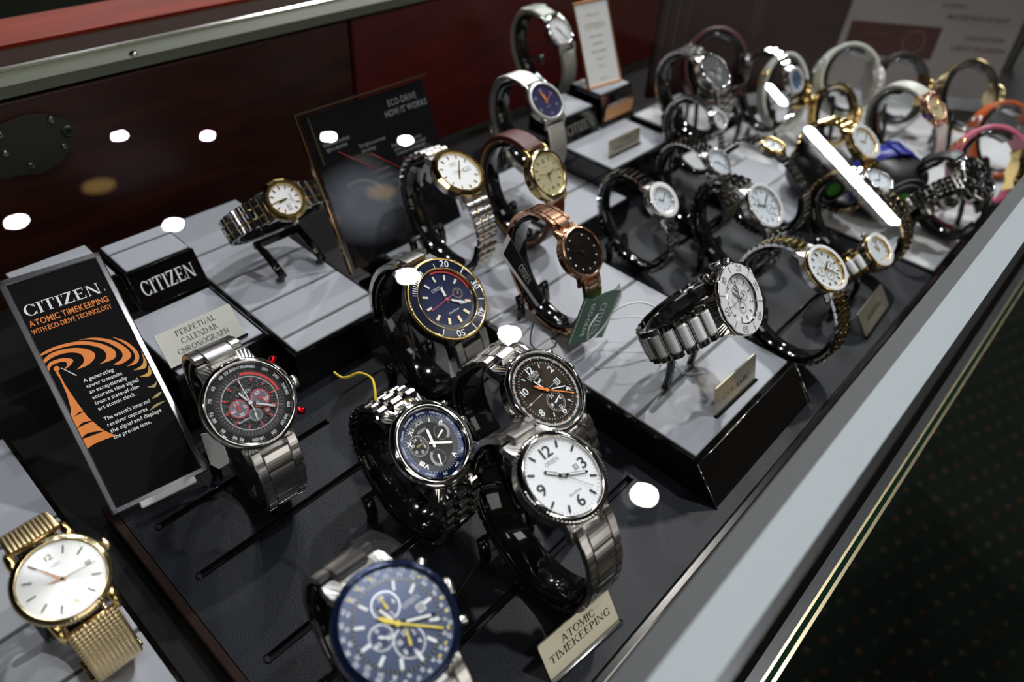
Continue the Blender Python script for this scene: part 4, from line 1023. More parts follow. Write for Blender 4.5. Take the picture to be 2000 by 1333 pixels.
POSE = {   # dial centre, 3 o'clock direction, 12 o'clock direction, bezel radius, band loop
 'red_chrono':((82.4,197.0,64.9),(0.997,-0.075,0.006),(0.054,0.763,0.644),18.4,(36,30,-6,-32,14)),
 'diver':((183.3,192.3,65.5),(1.000,0.012,-0.012),(-0.002,0.805,0.593),20.4,(36,30,-6,-32,14)),
 'perp':((124.8,138.4,55.6),(0.996,0.053,-0.071),(-0.007,0.842,0.539),18.2,(32,25,-3,-27,14)),
 'world':((171.0,120.2,66.3),(0.996,0.092,0.004),(-0.083,0.875,0.478),18.7,(36,30,-6,-32,14)),
 'white':((141.8,87.5,66.5),(0.996,-0.071,-0.063),(0.089,0.926,0.366),18.1,(36,30,-6,-32,14)),
 'blue':((63.2,87.1,66.4),(0.997,-0.041,-0.066),(0.060,0.944,0.325),19.5,(36,30,-6,-32,14)),
 'mesh_gold':((1.4,182.8,51.3),(0.999,0.033,-0.002),(-0.028,0.870,0.493),14.6,(30,24,-3,-25,10)),
 'tt_women':((175.0,308.7,71.0),(-0.006,-0.737,-0.675),(1.000,-0.011,0.003),11.7,(30,19,0,-21,0)),
 'tt_men':((248.1,251.2,85.4),(1.000,0.003,-0.027),(0.010,0.885,0.466),15.3,(36,30,-6,-32,14)),
 'leather':((301.1,230.6,73.2),(0.999,0.050,-0.001),(-0.029,0.591,0.806),15.2,(34,27,-3,-28,10)),
 'rose':((250.3,165.3,75.1),(0.999,-0.039,-0.004),(0.030,0.694,0.720),13.1,(34,27,-3,-28,10)),
 'ceramic':((269.2,89.0,78.9),(-0.015,0.668,0.744),(-0.999,-0.040,0.016),17.1,(38,20,2,-24,0)),
 'tt_mop':((345.5,76.7,66.1),(0.996,-0.092,0.006),(0.075,0.849,0.523),13.6,(36,30,-6,-32,14)),
 'small_ceramic':((423.0,70.2,45.9),(0.072,0.815,0.575),(-0.994,0.106,-0.026),10.9,(30,17,0,-19,0)),
 'oval':((353.9,182.1,57.1),(1.000,-0.019,0.019),(0.002,0.763,0.646),11.7,(34,27,-3,-28,10)),
 'mop_chrono':((395.8,135.6,57.5),(1.000,-0.024,0.020),(0.007,0.793,0.609),15.0,(34,27,-3,-28,10)),
 'tonneau':((424.1,184.4,57.9),(0.997,-0.071,0.027),(0.043,0.823,0.566),10.0,(34,27,-3,-28,10)),
 'gold_tilt':((438.0,157.9,76.2),(0.997,-0.071,0.030),(0.064,0.979,0.192),8.7,(36,30,-6,-32,14)),
 'stones':((462.0,208.8,67.9),(1.000,-0.009,0.013),(-0.004,0.668,0.745),7.4,(30,24,-3,-25,10)),
 'gray_chrono':((493.2,235.5,87.2),(0.998,-0.029,0.048),(-0.008,0.771,0.636),15.5,(34,27,-3,-28,10)),
 'blue_small':((588.5,210.7,65.0),(0.996,-0.084,0.010),(0.036,0.531,0.847),10.3,(34,27,-3,-28,10)),
 'mesh_purple':((343.2,271.0,92.9),(0.997,-0.065,0.044),(0.020,0.751,0.660),13.1,(34,27,-3,-28,10)),
 'white_strap':((459.6,356.0,90.6),(0.999,-0.020,0.034),(-0.008,0.727,0.687),13.7,(34,27,-3,-28,10)),
 'gold_bangle':((517.2,124.6,65.7),(0.994,-0.104,0.017),(0.075,0.807,0.585),13.5,(34,27,-3,-28,10)),
 'rose_bright':((596.5,105.5,74.8),(0.991,-0.125,0.046),(0.064,0.747,0.662),11.6,(34,27,-3,-28,10)),
 'tt_right':((466.9,95.5,66.5),(0.996,-0.086,0.035),(0.073,0.960,0.270),10.5,(36,30,-6,-32,14)),
 'black_round':((553.9,53.9,53.4),(0.993,-0.095,0.073),(0.031,0.791,0.612),17.2,(30,24,-3,-25,10)),
}
TACH = ['60', '', '500', '400', '', '300', '', '240', '', '200', '180', '', '160', '', '140', '130', '', '120', '', '110', '100', '', '95', '90', '', '85', '', '80', '75', '', '70', '', '65', '', '60', '55']
watch('wristwatch', 'steel chronograph with black dial and bright red accents, beside the framed orange sign', POSE['red_chrono'], dict(
    rd=.86, face='black_woven_dial', band='link3w', link=.40, bw=.54, taper=.8, idx='baton', im='red_print', ispan=(.52, .66, .03), hm='steel_polished', lum=True, hstyle='baton', hands=(339, 125, 0), hl=.42, ml=.62, hw=.085,
    sm='white_print', sl=.62, rings=((.66, .68, 'silver_grey', .0), (.69, .84, 'black_dial', .02), (.86, 1.0, 'black_insert', .06)), ticks=(.70, .79, .14, 'grey_print'),
    arcs=((.72, .78, 8, 92, 'red_print', .06),), ringtext=((TACH, .925, .075, 'white_print', 0, 10), (['TACHYMETER'], .925, .07, 'white_print', 12, 1), (['60', '05', '10', '15', '20', '25', '30', '35', '40', '45', '50', '55'], .60, .055, 'soft_print', 30, 30)),
    subs=((-.30, -.02, .235, 'sub_purple', 'red_print', 0, 'red_print', ('60', '15', '30', '45')), (.26, .0, .235, 'sub_purple', 'red_print', 150, 'red_print', ('60', '20', '40')), (-.02, -.32, .17, 'sub_grey', 'grey_print', 190, 'white_print', ())),
    logo=(.30, .085, 'white_print', -.02, (-.30, -.32)), date=(.28, -.34, .1, .09, 'red_print', 'black_print'), push=((55, 'red_metal'), (125, 'red_metal')), crown='steel_polished'))
watch('wristwatch', 'two-tone diver watch with gold-rimmed dark blue rotating bezel, 20 to 50 numerals', POSE['diver'], dict(
    rd=.74, face='blue_dial', bezel='gold', bezel_type='diver', case='black_satin', band='link3w', bm='steel_brushed', link=.42, bw=.52, taper=.85, idx='fat', im='gold', ispan=(.62, .84, .10), skip=(3,),
    insert=('navy_insert', [(0 + 31, '20'), (93, '30'), (140, '40'), (196, '50'), (282, '10')][:4], .8, [62, 117, 168, 225], [300 + 4 * i for i in range(12)] + [12], 'white_print'),
    rings=((.86, 1.0, 'navy_insert', .12),), arcs=((.90, .96, 0, 92, 'red_print', .2),), ticks=(.86, .90, .14, 'white_print'), ringtext=((['60', '05', '10', '15', '20', '25', '30'], .93, .08, 'white_print', 0, 30),),
    hm='steel_polished', lum=True, hstyle='arrow', hw=.16, hands=(8, 127, 263), hl=.48, ml=.70, sm='pink_print', sl=.72, sw=.02, logo=(.42, .10, 'white_print', -.08, (0, -.42)),
    subs=((.48, .01, .18, 'blue_dial', 'gold', 30, 'gold', ()),), crown='steel_dark', crown_at=90))
watch('wristwatch', 'polished perpetual calendar watch with blue-black dial and three sub-dials, yellow thread on its band', POSE['perp'], dict(
    rd=.78, face='black_dial', bezel='steel_polished', case='steel_polished', band='link5', bm='steel_polished', cm='steel_dark', link=.27, bw=.56, taper=.8, idx='none',
    rings=((.80, 1.0, 'blue_insert', .04), (.62, .80, 'sub_grey', .0)), ticks=(.80, .84, .12, 'white_print'),
    ringtext=((['January', 'February', 'March', 'April', 'May', 'June', 'July', 'August', 'Septem', 'October', 'Novem', 'December'], .92, .065, 'white_print', 15, 30),),
    nums={0: 'XII', 1: 'I', 2: 'II', 8: 'VIII', 11: 'XI', 10: 'X', 5: 'V'}, numstyle=(.13, .70, 'steel_polished'), numserif=False, numrot=True, hm='steel_polished', lum=True, hstyle='baton', hw=.07, hands=(13, 120, None), hl=.42, ml=.60,
    subs=((-.41, .16, .30, 'black_dial', 'silver_grey', 90, 'olive_print', ('24', '4', '8', '12', '16', '20')), (.43, .12, .27, 'black_dial', 'black_dial', 250, 'steel_polished', ()), (-.09, -.40, .27, 'black_dial', 'black_dial', 200, 'steel_polished', ())),
    logo=(.46, .07, 'white_print', -.05), push=((60, 'steel_polished'), (120, 'steel_polished')),
    extra=(lambda d, rd, z: (lambda q: (q.ring(rd * .19, rd * .27, z + .2, 30, c=(rd * .43, rd * .12), a0=-1.3, a1=1.3), q.ring(rd * .19, rd * .27, z + .2, 30, c=(rd * -.09, rd * -.40), a0=2.0, a1=4.6), q.build('calendar_scale', 'silver_grey', d)))(MB()),)))
CITY = ['LONDON', 'PARIS', 'ATHENS', 'RIYADH', 'DUBAI', 'KARACHI', 'DELHI', 'DHAKA', 'BANGKOK', 'HONGKONG', 'TOKYO', 'SYDNEY', 'NOUMEA', 'AUCKLAND', 'MIDWAY', 'HONOLULU', 'ANCHORA', 'L.ANGELES', 'DENVER', 'CHICAGO', 'NEW YORK', 'SANTIAGO', 'RIO', 'AZORES']
watch('wristwatch', 'steel world-time watch with dark brown dial, bold white numerals and orange second hand', POSE['world'], dict(
    rd=.89, face='brown_sunray', bezel='steel_polished', case='steel_polished', band='link3', bm='steel_brushed', link=.34, bw=.54, idx='baton', im='white_print', ispan=(.60, .70, .035), skip=(0, 2, 4, 6, 8, 10, 3),
    nums={0: '12', 2: '2', 4: '4', 6: '6', 8: '8', 10: '10'}, numstyle=(.18, .64, 'white_print'), rings=((.80, 1.0, 'black_dial', .02),), ticks=(.73, .78, .13, 'white_print'),
    ringtext=((CITY, .90, .052, 'white_print', -20, 15),), arcs=tuple((.84, .87, 15 * i - 13.5, 15 * i - 11.5, 'orange_print', .05) for i in range(24)),
    hm='steel_polished', lum=True, hstyle='baton', hw=.07, hands=(341, 115, 132), hl=.46, ml=.66, sm='orange_print', sl=.78, sw=.03, stail=True, logo=(.50, .085, 'white_print', 0, (0, .42)),
    subs=((-.01, .27, .15, 'black_dial', 'black_dial', 75, 'white_print', ()), (0, -.36, .27, 'black_dial', 'silver_grey', 75, 'white_print', ('24', '6', '12', '18'))),
    date=(.44, -.02, .12, .12, 'white_print', 'black_print', 0), push=((60, 'steel_polished'), (120, 'steel_polished')),
    extra=(lambda d, rd, z: (lambda q: (q.tube([(rd * .12, 0, z), (rd * .36, 0, z)], .1, 5), q.tube([(-rd * .14, 0, z), (-rd * .66, 0, z)], .1, 5), q.build('pointer_lines', 'white_print', d)))(MB()),)))
watch('wristwatch', 'steel watch with white dial and large black 12, 3, 6 and 9', POSE['white'], dict(
    rd=.84, face='white_ribbed_dial', bezel='steel_polished', bezel_type='coin', case='steel_brushed', band='link3w', bm='steel_brushed', link=.42, bw=.55, taper=.8, idx='baton', im='black_print', ispan=(.74, .92, .055), skip=(0, 3, 6, 9),
    nums={0: '12', 3: '3', 6: '6', 9: '9'}, numstyle=(.29, .70, 'black_print'), ticks=(.92, .97, .12, 'black_print'), hm='steel_dark', lum=True, hw=.085, hands=(310, 112, 140), hl=.50, ml=.72, sm='grey_print', sw=.012, sl=.8,
    logo=(.42, .10, 'grey_print', 0, (.02, -.48)), date=(.47, 0, .10, .10, 'steel_polished'), crown='steel_polished'))
watch('wristwatch', 'large blue pilot chronograph with yellow second hand and crowded slide-rule bezel', POSE['blue'], dict(
    rd=.90, face='steelblue_dial', bezel='blue_insert', bezel_type='coin', case='steel_brushed', band='link3w', bm='steel_brushed', link=.42, bw=.54, taper=.82, idx='baton', im='white_print', ispan=(.56, .74, .06), skip=(0,),
    rings=((.80, 1.0, 'steelblue_dial', .02), (.745, .80, 'black_dial', .02)), ticks=(.755, .785, .3, 'soft_print'),
    ringtext=(([str(x) for x in (60, 65, 70, 75, 80, 85, 90, 10, 11, 12, 13, 14, 15, 16, 17, 18, 19, 20, 22, 25, 30, 35, 40, 45, 50, 55)], .94, .07, 'white_print', 0, 360 / 26), ([str(x) for x in (60, 65, 70, 75, 80, 90, 10, 11, 12, 13, 14, 15, 16, 18, 20, 22, 25, 30, 35, 40, 45, 50)], .85, .065, 'white_print', 6, 360 / 22)),
    arcs=tuple((.88, .92, a, a + 4, 'yellow_print', .06) for a in (330, 345, 2, 95, 110, 128, 145, 160, 60)), hm='steel_polished', lum=True, hw=.10, hands=(342, 113, 132), hl=.45, ml=.70, sm='yellow_print', sl=.80, sw=.035, stail=True,
    subs=((.01, .36, .26, 'blue_dial', 'silver_grey', 0, 'yellow_print', ('24', '6', '12', '18')), (-.35, -.02, .22, 'blue_dial', 'silver_grey', 130, 'white_print', ('0', '20', '40')), (0, -.36, .28, 'blue_dial', 'silver_grey', 20, 'yellow_print', ('12', '2', '4', '6', '8', '10'))),
    logo=(.17, .08, 'white_print', .42), date=(.50, -.02, .12, .11, 'white_print', 'black_print'), push=((60, 'steel_polished'), (120, 'steel_polished')), crown='steel_polished'))
watch('wristwatch', 'gold dress watch with silver sunburst dial on gold mesh band', POSE['mesh_gold'], dict(
    rd=.86, face='silver_sunray', bezel='pale_gold', bezel_type='coin', case='gold', lugs='open', band='mesh', bm='gold_mesh', bw=.56, taper=.95, idx='baton', im='steel_dark', ispan=(.66, .88, .04), skip=(0, 6, 3),
    nums={0: '12', 6: '6'}, numstyle=(.16, .68, 'pale_gold'), ticks=(.90, .95, .08, 'grey_print'), hm='rose_gold', hstyle='dauphine', hw=.09, hands=(285, 331, 96), hl=.40, ml=.84, sm='steel_dark', sw=.012, sl=.82,
    logo=(.42, .075, 'grey_print', 0, (.0, -.42)), date=(.66, 0, .10, .08, 'steel_polished'), crown='pale_gold', crown_at=80, stand=True, deck=-1, buckle=.66))
watch('wristwatch', 'small two-tone watch lying sideways on its stand, white dial and twelve-sided gold bezel', POSE['tt_women'], dict(
    rd=.74, face='white_dial', bezel='gold', bezel_type='poly', band='link3s', bm='steel_polished', em='gold', link=.36, bw=.64, taper=.8, idx='baton', im='gold', ispan=(.68, .92, .07), skip=(3,), hm='gold', hw=.09,
    sturn=20, hands=(170, 182, 31), hl=.5, ml=.72, sm='pale_gold', sl=.9, logo=(.40, .13, 'grey_print'), date=(.52, 0, .30, .16, 'black_print'), deck=25, hstyle='baton'))
watch('wristwatch', 'two-tone watch with white day-date dial and broad gold bezel, in front of the acrylic stand', POSE['tt_men'], dict(
    rd=.82, face='white_dial', bezel='gold', bezel_type='poly', band='link3s', bm='steel_brushed', em='gold', link=.33, bw=.52, taper=.75, idx='baton', im='gold', ispan=(.72, .90, .05), skip=(3,), hm='gold', hw=.06, hands=(215, 39, 285),
    hl=.42, ml=.66, sm='pale_gold', sl=.3, logo=(.48, .09, 'grey_print', 0, (0, .38)), date=(.46, 0, .30, .14, 'grey_print'), deck=19))
watch('wristwatch', 'gold watch with champagne dial on dark brown leather strap', POSE['leather'], dict(
    rd=.80, face='champagne_dial', bezel='pale_gold', bezel_type='plain', case='gold', lugs='open', band='leather', bm='leather_brown', bw=.50, taper=.85, idx='baton', im='gold', ispan=(.66, .88, .05), skip=(0, 6), nums={0: '12', 6: '6'}, numstyle=(.18, .66, 'gold'),
    hm='rose_gold', hw=.08, hstyle='dauphine', hands=(187, 77, 285), hl=.45, ml=.75, sl=.7, logo=(.38, .08, 'olive_print'), date=(.58, 0, .10, .1, 'gold'), crown='gold', deck=19, buckle=.45))
watch('wristwatch', 'rose gold watch with black dial and crystal hour dots, green hangtag below it', POSE['rose'], dict(
    rd=.90, face='black_dial', bezel='rose_gold', bezel_type='coin', case='rose_gold', band='link3w', bm='rose_gold', link=.46, bw=.50, taper=.85, idx='dots', im='diamond', skip=(0,), rings=((.80, .83, 'rose_gold', .0), (.83, 1.0, 'black_insert', .1)),
    hm='rose_gold', hw=.045, hands=(167, 296, None), hl=.45, ml=.62, logo=(.42, .09, 'rose_gold', 0, (0, -.44)), extra=(lambda d, rd, z: (lambda q: (q.box((0, rd * .70, z + .2), (.5, rd * .18, .4), .1), q.build('twelve_marker', 'rose_gold', d)))(MB()),), crown='rose_gold', deck=19))
watch('wristwatch', 'steel and white ceramic chronograph with glaring white dial, lying sideways above the CERAMIC plate', POSE['ceramic'], dict(
    rd=.66, face='white_dial', bezel='steel_polished', bezel_type='sports', case='steel_polished', band='ceramic', bm='steel_polished', cm='white_ceramic', em='steel_polished', link=.36, bw=.52, taper=.85, idx='baton', im='steel_polished', ispan=(.74, .94, .05),
    insert=('white_ceramic', [(60, '10'), (120, '20'), (180, '30'), (240, '40'), (300, '50'), (0, '60')], .62, [30, 90, 150, 210, 270, 330], [], 'grey_print'), subs=((-.38, 0, .24, 'white_dial', 'silver_grey', 20, 'steel_dark', ()), (.38, 0, .24, 'white_dial', 'silver_grey', 70, 'steel_dark', ()), (0, -.4, .22, 'white_dial', 'silver_grey', 70, 'steel_dark', ())),
    hm='steel_polished', hw=.07, hands=(60, 100, 0), stones=0, crown='steel_polished', deck=19, push=((60, 'steel_polished'), (120, 'steel_polished')), logo=(.42, .1, 'grey_print')))
watch('wristwatch', 'two-tone watch with gold stone-set bezel and pearly chronograph dial, near the DIAMOND plate', POSE['tt_mop'], dict(
    rd=.80, face='pearl_dial', bezel='gold', stones=48, band='link3', bm='steel_polished', cm='gold', link=.32, bw=.52, idx='baton', im='gold', ispan=(.72, .92, .08), hm='gold', hands=(60, 140, 0), hl=.45, hw=.08,
    subs=((-.38, 0, .26, 'pearl_dial', 'gold', 20, 'gold', ()), (.38, 0, .26, 'pearl_dial', 'gold', 70, 'gold', ()), (0, -.4, .24, 'pearl_dial', 'gold', 70, 'gold', ()))))
watch('wristwatch', 'small gold-bezel watch on white ceramic links, lying sideways by the DIAMOND plate', POSE['small_ceramic'], dict(
    rd=.72, face='pearl_dial', bezel='gold', stones=36, case='steel_polished', band='ceramic', bm='gold', cm='white_ceramic', em='steel_polished', link=.55, bw=.62, taper=.9, idx='baton', im='gold', hm='gold', hands=(60, 100, None), far=True))
FAR = dict(far=True, crystal=True)
def fw(nm, lab, **k): return watch('wristwatch', lab, POSE[nm], dict(FAR, **k))
fw('oval', 'polished women\'s watch with stone-set oval pearl dial on fine silver bracelet', rd=.66, face='pearl_dial', bezel='steel_polished', stones=30, band='link3s', bm='steel_polished', link=.34, bw=.45, taper=.7, idx='baton', im='steel_polished', hm='steel_polished', hands=(300, 60, None))
fw('mop_chrono', 'silver watch with large mother-of-pearl multi-dial face and curved side bars', rd=.80, face='pearl_dial', bezel='steel_polished', band='link5', bm='steel_polished', link=.30, bw=.52, idx='baton', im='silver_grey', hm='steel_polished', hands=(300, 60, None), stones=40,
   subs=((-.3, .3, .24, 'pearl_dial', 'silver_grey', 30, 'steel_dark', ()), (.3, -.3, .28, 'pearl_dial', 'silver_grey', 70, 'steel_dark', ())))
fw('tonneau', 'silver watch with pale tonneau dial and stones at its side', rd=.82, face='pearl_dial', bezel='steel_polished', band='link5', bm='steel_polished', link=.36, bw=.80, idx='baton', im='silver_grey', hm='steel_polished', hands=(300, 150, None), stones=24)
fw('gold_tilt', 'small gold-bezel watch tipped nearly flat, its silver bracelet hanging from a curved stand', rd=.74, face='pearl_dial', bezel='gold', band='link3s', bm='steel_polished', link=.45, bw=.50, taper=.8, idx='baton', im='gold', hm='gold', hands=(300, 60, None), deck=18)
fw('stones', 'small bright stone-set watch beyond the tonneau dial one', rd=.66, face='pearl_dial', bezel='steel_polished', stones=16, band='link3s', bm='steel_polished', link=.4, bw=.55, idx='baton', im='gold', hm='gold', hands=(300, 60, None), deck=18)
fw('gray_chrono', 'large grey-dial chronograph beyond the leather strap watch, seen through reflections', rd=.82, face='grey_dial', bezel='steel_polished', band='link3', bm='steel_brushed', link=.34, bw=.54, idx='baton', im='silver_grey', hm='steel_polished', hands=(300, 60, None), deck=30,
   subs=((-.38, 0, .24, 'silver_grey', 'grey_print', 30, 'white_print', ()), (.38, 0, .24, 'silver_grey', 'grey_print', 70, 'white_print', ()), (0, -.4, .24, 'silver_grey', 'grey_print', 70, 'white_print', ())))
fw('blue_small', 'small watch with pale blue dial and sparkling stone-set bracelet', rd=.72, face='sky_dial', bezel='steel_polished', stones=20, band='link3s', bm='steel_polished', link=.55, bw=.58, idx='baton', im='silver_grey', hm='steel_polished', hands=(300, 60, None), deck=2)
watch('wristwatch', 'watch with dark violet dial and orange hands on silver mesh band', POSE['mesh_purple'], dict(
    rd=.84, face='purple_dial', bezel='silver_plate', bezel_type='coin', case='steel_brushed', lugs='open', band='mesh', bm='steel_mesh', bw=.56, taper=.95, idx='none', nums={i: str(i or 12) for i in range(0, 12, 2)}, numstyle=(.17, .72, 'soft_print'), hm='orange_print', lum=False, hstyle='leaf', hw=.12,
    hands=(5, 352, 62), hl=.45, ml=.7, sm='orange_print', sl=.6, logo=(-.3, .08, 'soft_print'), deck=36))
watch('wristwatch', 'watch with white dial on pale cream strap, topmost beside the copper framed card', POSE['white_strap'], dict(
    rd=.76, face='white_dial', bezel='steel_polished', case='steel_polished', band='leather', bm='white_strap', lining='white_strap', bw=.58, taper=.9, idx='baton', im='silver_grey', hm='steel_dark', hands=(330, 160, None), deck=54, lugs='open', buckle=.1, buckle_m='white_strap'))
fw('gold_bangle', 'yellow gold watch with round pearl dial ringed by stones', rd=.74, face='pearl_dial', bezel='gold', case='gold', stones=24, band='link3s', bm='gold', link=.34, bw=.60, idx='baton', im='gold', hm='gold', hands=(300, 60, None), deck=2, crown='gold')
fw('rose_bright', 'rose gold watch with mirror-bright glass on a white strap', rd=.80, face='champagne_dial', bezel='rose_gold', case='rose_gold', band='leather', bm='cream_strap', lining='cream_strap', bw=.70, idx='baton', im='gold', hm='gold', hands=(300, 60, None), deck=2, crown='rose_gold', lugs='open')
fw('tt_right', 'two-tone watch with gleaming gold and silver links curving down to the far tray corner', rd=.80, face='pearl_dial', bezel='steel_polished', band='link3', bm='pale_gold', cm='steel_polished', link=.42, bw=.66, taper=.9, idx='baton', im='silver_grey', hm='steel_polished', hands=(300, 60, None), deck=0)
fw('black_round', 'wide black-dial steel chronograph in front of the pink strap', rd=.86, face='black_dial', bezel='steel_polished', case='steel_polished', band='rubber', bm='black_strap', bw=.45, idx='baton', im='silver_grey', hm='steel_polished', hands=(300, 60, None), deck=2,
   subs=((-.38, 0, .26, 'black_dial', 'pale_gold', 20, 'white_print', ()), (.38, 0, .26, 'black_dial', 'silver_grey', 70, 'white_print', ()), (0, -.4, .24, 'black_dial', 'silver_grey', 70, 'white_print', ())))

# ring-shaped straps seen nearly side-on at the far end: dial faces turned away
LPX = (30, 26, 0, -28, 0); SU, SV = (.609, .609, -.508), (.359, .359, .862)
def side(lab, P, R, U=SU, V=SV, lp=LPX, **k): return watch('wristwatch', lab, (P, U, V, R, lp), dict(FAR, deck=2, **k))
side('watch on translucent white strap seen side-on behind the gold watch', (691, 177.5, 48), 14, face='white_dial', band='leather', bm='white_strap', lining='white_strap', case='clear_plastic', bezel='clear_plastic', bw=.6)
side('slim gold-edged bangle watch on black, below the pale poster board', (752, 92, 46), 11, face='black_dial', bezel='pale_gold', case='pale_gold', band='leather', bm='pale_gold', lining='black_strap', bw=.35)
side('watch on black strap with gold case in front of the poster board', (742, 146, 38), 11, face='black_dial', bezel='gold', case='gold', band='leather', bm='black_strap', lining='black_strap', bw=.6)
side('watch on orange-brown strap beyond the pink one', (722, 50, 30), 12, face='champagne_dial', bezel='steel_polished', band='leather', bm='orange_strap', lining='orange_strap', bw=.6)
side('bangle watch with broad white strap loop beside the pale blue dial', (640, 216, 38), 10, face='pearl_dial', bezel='gold', case='gold', band='leather', bm='white_strap', lining='white_strap', bw=.8, lp=(32, 20, 0, -22, 0))
side('small plain yellow gold bangle behind the round gold watch', (652, 172, 30), 8, face='champagne_dial', bezel='gold', case='gold', band='leather', bm='gold', lining='gold', bw=.7, lp=(25, 20, 0, -22, 0))
side('dim watch on dark brown strap beside the grey chronograph', (590, 256, 60), 13, face='brown_dial', bezel='steel_dark', case='steel_dark', band='leather', bm='leather_brown', lining='black_strap', bw=.6)
side('watch on bright pink strap with angular yellow gold case, half behind the front rail', (622, 37, 42), 12, U=(.70, .42, -.55), V=(.44, .28, .85), lp=(28, 24, 0, -27, 0), face='champagne_dial', bezel='gold', bezel_type='poly', case='gold', band='leather', bm='pink_strap', lining='pink_strap', bw=.75)
side('edge-on silver watch ringed with stones before the black dial chronograph', (550, 66, 36), 10, U=(.35, .80, .49), V=(-.2, -.40, .89), lp=(24, 18, 0, -20, 0), face='champagne_dial', bezel='steel_polished', stones=18, case='steel_polished', band='link3s', bm='steel_polished', bw=.6, stand=False)

# black cushions with a green emblem, one with a blue strap across it
def cushion(lab, P, d, rz, strap):
    T = thing('watch_cushion', lab, 'cushion', P); M = Matrix.Rotation(rz, 4, 'Z'); q = MB(); n = 32; vs = []; fs = []
    for j in range(17):
        t = -PI / 2 + PI * j / 16
        for i in range(n):
            a = 2 * PI * i / n; se = lambda x, e: math.copysign(abs(x) ** e, x)
            vs.append((d[0] / 2 * se(math.cos(t), .55) * se(math.cos(a), .7), d[1] / 2 * se(math.cos(t), .55) * se(math.sin(a), .7), d[2] / 2 + d[2] / 2 * se(math.sin(t), .7)))
    for j in range(16):
        for i in range(n): fs.append((j * n + i, j * n + (i + 1) % n, (j + 1) * n + (i + 1) % n, (j + 1) * n + i))
    q.add(vs, fs, 0, True, M); q.build('cushion_body', 'cushion_black', T)
    A = M @ Matrix.Translation((-d[0] / 2 - .2, 0, d[2] * .45)) @ Matrix.Rotation(-PI / 2, 4, 'Y')
    for r0, r1, mm, nm in ((0, d[2] * .16, 'green_dial', 'green_emblem'), (d[2] * .30, d[2] * .315, 'soft_print', 'emblem_ring'), (d[2] * .40, d[2] * .412, 'soft_print', 'emblem_ring')):
        q = MB(); (q.disc(r1, .3, 32, T=A, t=.5) if r0 == 0 else q.ring(r0, r1, .3, 48, T=A, t=.3)); q.build(nm, mm, T)
    if strap:
        q = MB(); fr = []
        for i in range(21):
            t = R_(-60) + R_(210) * i / 20; o = M @ Vector((0, (d[1] / 2 + 2) * math.cos(t), d[2] / 2 + (d[2] / 2 + 2.2) * math.sin(t))); X = M @ Vector((1, 0, 0)); X.z = 0
            fr.append((o, X, (M @ Vector((0, math.cos(t), math.sin(t)))).normalized()))
        q.sweep(fr, lambda i: [(-8, -1), (8, -1), (8, 1), (-8, 1)]); q.build('blue_strap', 'blue_strap', T)
        q = MB(); q.tube([tuple(M @ Vector(p)) for p in ((-9.5, -6, d[2] + 3.6), (9.5, -6, d[2] + 3.6), (9.5, 3, d[2] + 3.8), (-9.5, 3, d[2] + 3.8))], 1.2, 8, closed=True); q.build('strap_loop', 'blue_strap', T)
mat('cushion_black', (.008, .008, .009), 0, .45)
cushion('black watch cushion with green emblem and royal blue strap across its top', (560, 112, 2), (56, 50, 46), .9, True)
cushion('plain black watch cushion with green emblem behind the hanging silver bracelet', (528, 150, 12), (46, 44, 32), .9, False)

# hangtags, cords and threads
def panel(name, pts, m, parent=None, th=.35):
    a, b, c = (Vector(p) for p in pts[:3]); n = (b - a).cross(c - a).normalized() * th; q = MB(); k = len(pts)
    vs = [tuple(Vector(p)) for p in pts] + [tuple(Vector(p) - n) for p in pts]
    q.add(vs, [list(range(k)), list(range(2 * k - 1, k - 1, -1))] + [(i, i + k, (i + 1) % k + k, (i + 1) % k) for i in range(k)]); return q
def cord(name, lab, pts, r, m, cat='cord'):
    q = MB(); P = [Vector(p) for p in pts]; out = []
    for i in range(len(P) - 1):
        p0, p1, p2, p3 = P[max(0, i - 1)], P[i], P[i + 1], P[min(len(P) - 1, i + 2)]
        for t in range(6):
            u = t / 6; out.append(.5 * (2 * p1 + (p2 - p0) * u + (2 * p0 - 5 * p1 + 4 * p2 - p3) * u * u + (3 * p1 - p0 - 3 * p2 + p3) * u ** 3))
    out.append(P[-1]); q.tube(out, r, 6); return tag(q.build(name, m), lab, cat)
def tag_frame(o, xa, ya):
    X = (Vector(xa) - Vector(o)).normalized(); Y = Vector(ya) - Vector(o); Y = (Y - X * X.dot(Y)).normalized(); N = X.cross(Y)
    return Matrix(((X.x, Y.x, N.x, o[0] * S), (X.y, Y.y, N.y, o[1] * S), (X.z, Y.z, N.z, o[2] * S), (0, 0, 0, 1)))

TG = thing('hangtag', 'green CITIZEN ECO-DRIVE paper hangtag below the rose gold watch', 'tag', M=tag_frame((234.2, 150, 63.1), (224.8, 150, 39.1), (263.7, 150, 41.4)))
q = MB(); q.poly([(0, 0), (2, 9), (-.6, 18), (-1.5, 27), (0, 36), (28, 36), (27, 28), (28.2, 18), (27, 8), (26, 0)], -.35, 0); q.build('paper', 'tag_green', TG)
q = MB(); q.box((13.5, 1.6, .05), (25, .45, .08)); q.box((13.5, 34.2, .05), (25, .45, .08)); q.text('CITIZEN.', 6.0, 15.5, 22.5, .1, serif=True, width=20); q.text('ECO-DRIVE', 3.9, 14, 11.5, .1, width=19); q.build('tag_lettering', 'tag_white', TG)
TW = thing('hangtag', 'small blank white tag behind the green hangtag', 'tag', M=tag_frame((262, 153, 50), (268, 153, 34), (270, 153, 54)))
q = MB(); q.poly([(0, 0), (14, -1), (18, 4), (13, 9), (0, 8)], -.35, 0); q.build('paper', 'tag_white', TW)
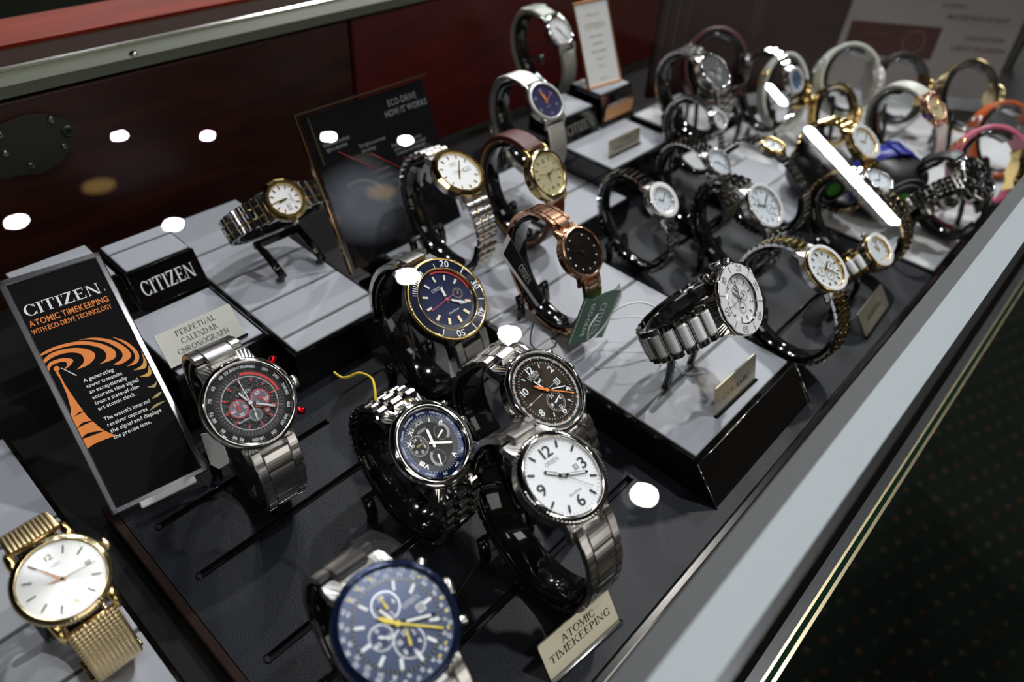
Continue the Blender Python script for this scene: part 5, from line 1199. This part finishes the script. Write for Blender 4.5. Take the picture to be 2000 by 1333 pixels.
cord('tag_string', 'white looped string from the green hangtag to the ceramic watch', [(246, 148.6, 47), (239, 148, 42), (240.5, 147.6, 33), (250, 147, 36), (258, 145, 46), (270, 138, 48), (281, 128, 40), (278, 122, 40), (262, 116, 46), (250, 110, 56), (244, 104, 64)], .5, 'cord_white')
cord('tag_string', 'thin white string trailing from the knot to the grey riser', [(262, 150, 34), (272, 140, 36), (280, 130, 34), (279, 124, 28), (272, 112, 22), (270, 104, 20.6), (278, 98, 20.4)], .35, 'cord_white')
CD = thing('hangtag', 'black and white CITIZEN card tucked behind the rose gold watch stand', 'tag', M=tag_frame((212.7, 188, 79.6), (249.2, 188, 19.7), (221, 188, 84)))
q = MB(); q.poly([(0, 0), (68, 3), (64, 9), (-4, 9)], -.35, 0); q.build('card', 'tag_white', CD)
q = MB(); q.poly([(3, 1.6), (64, 4.4), (62, 8.9), (0, 8.9)], .01, .1); q.build('card_print', 'sign_black', CD)
q = MB(); q.text('CITIZEN', 3.4, 30, 6, .2, serif=True, width=18); q.build('card_lettering', 'tag_white', CD)
TC = thing('hangtag', 'small white paper tag behind the red-accented chronograph', 'tag', M=tag_frame((71.5, 231, 27), (69, 223.5, 10), (79, 226, 30)))
q = MB(); q.poly([(0, 0), (15, 0), (18, 3), (16, 8), (0, 8)], -.35, 0); q.build('paper', 'tag_white', TC)
TD = thing('hangtag', 'small white printed tag inside the diver watch band', 'tag', M=tag_frame((170, 176, 34), (190, 172, 30), (172, 184, 46)))
q = MB(); q.poly([(0, 0), (16, 0), (16, 12), (0, 12)], -.35, 0); q.build('paper', 'tag_white', TD)
cord('yellow_thread', 'bright yellow thread knotted round the perpetual calendar bracelet', [(115, 187.8, 66), (116.1, 184.4, 64.6), (117.5, 181.4, 66), (120.5, 178, 68.6), (121, 171, 70.5), (118, 165, 71), (115, 161, 69)], .55, 'cord_yellow', 'thread')
cord('black_cord', 'thin black cord between the white dial watch and the blue chronograph', [(134, 108, 8), (124, 110, 4), (112, 108, 1.2), (98, 104, 1.2), (86, 100, 6)], .45, 'cord_black')
cord('black_cord', 'thin black cord loop hanging beside the rose gold watch stand', [(232, 178, 32), (226, 174, 24), (228, 168, 20.5), (238, 166, 20.5), (242, 172, 24)], .4, 'cord_black')
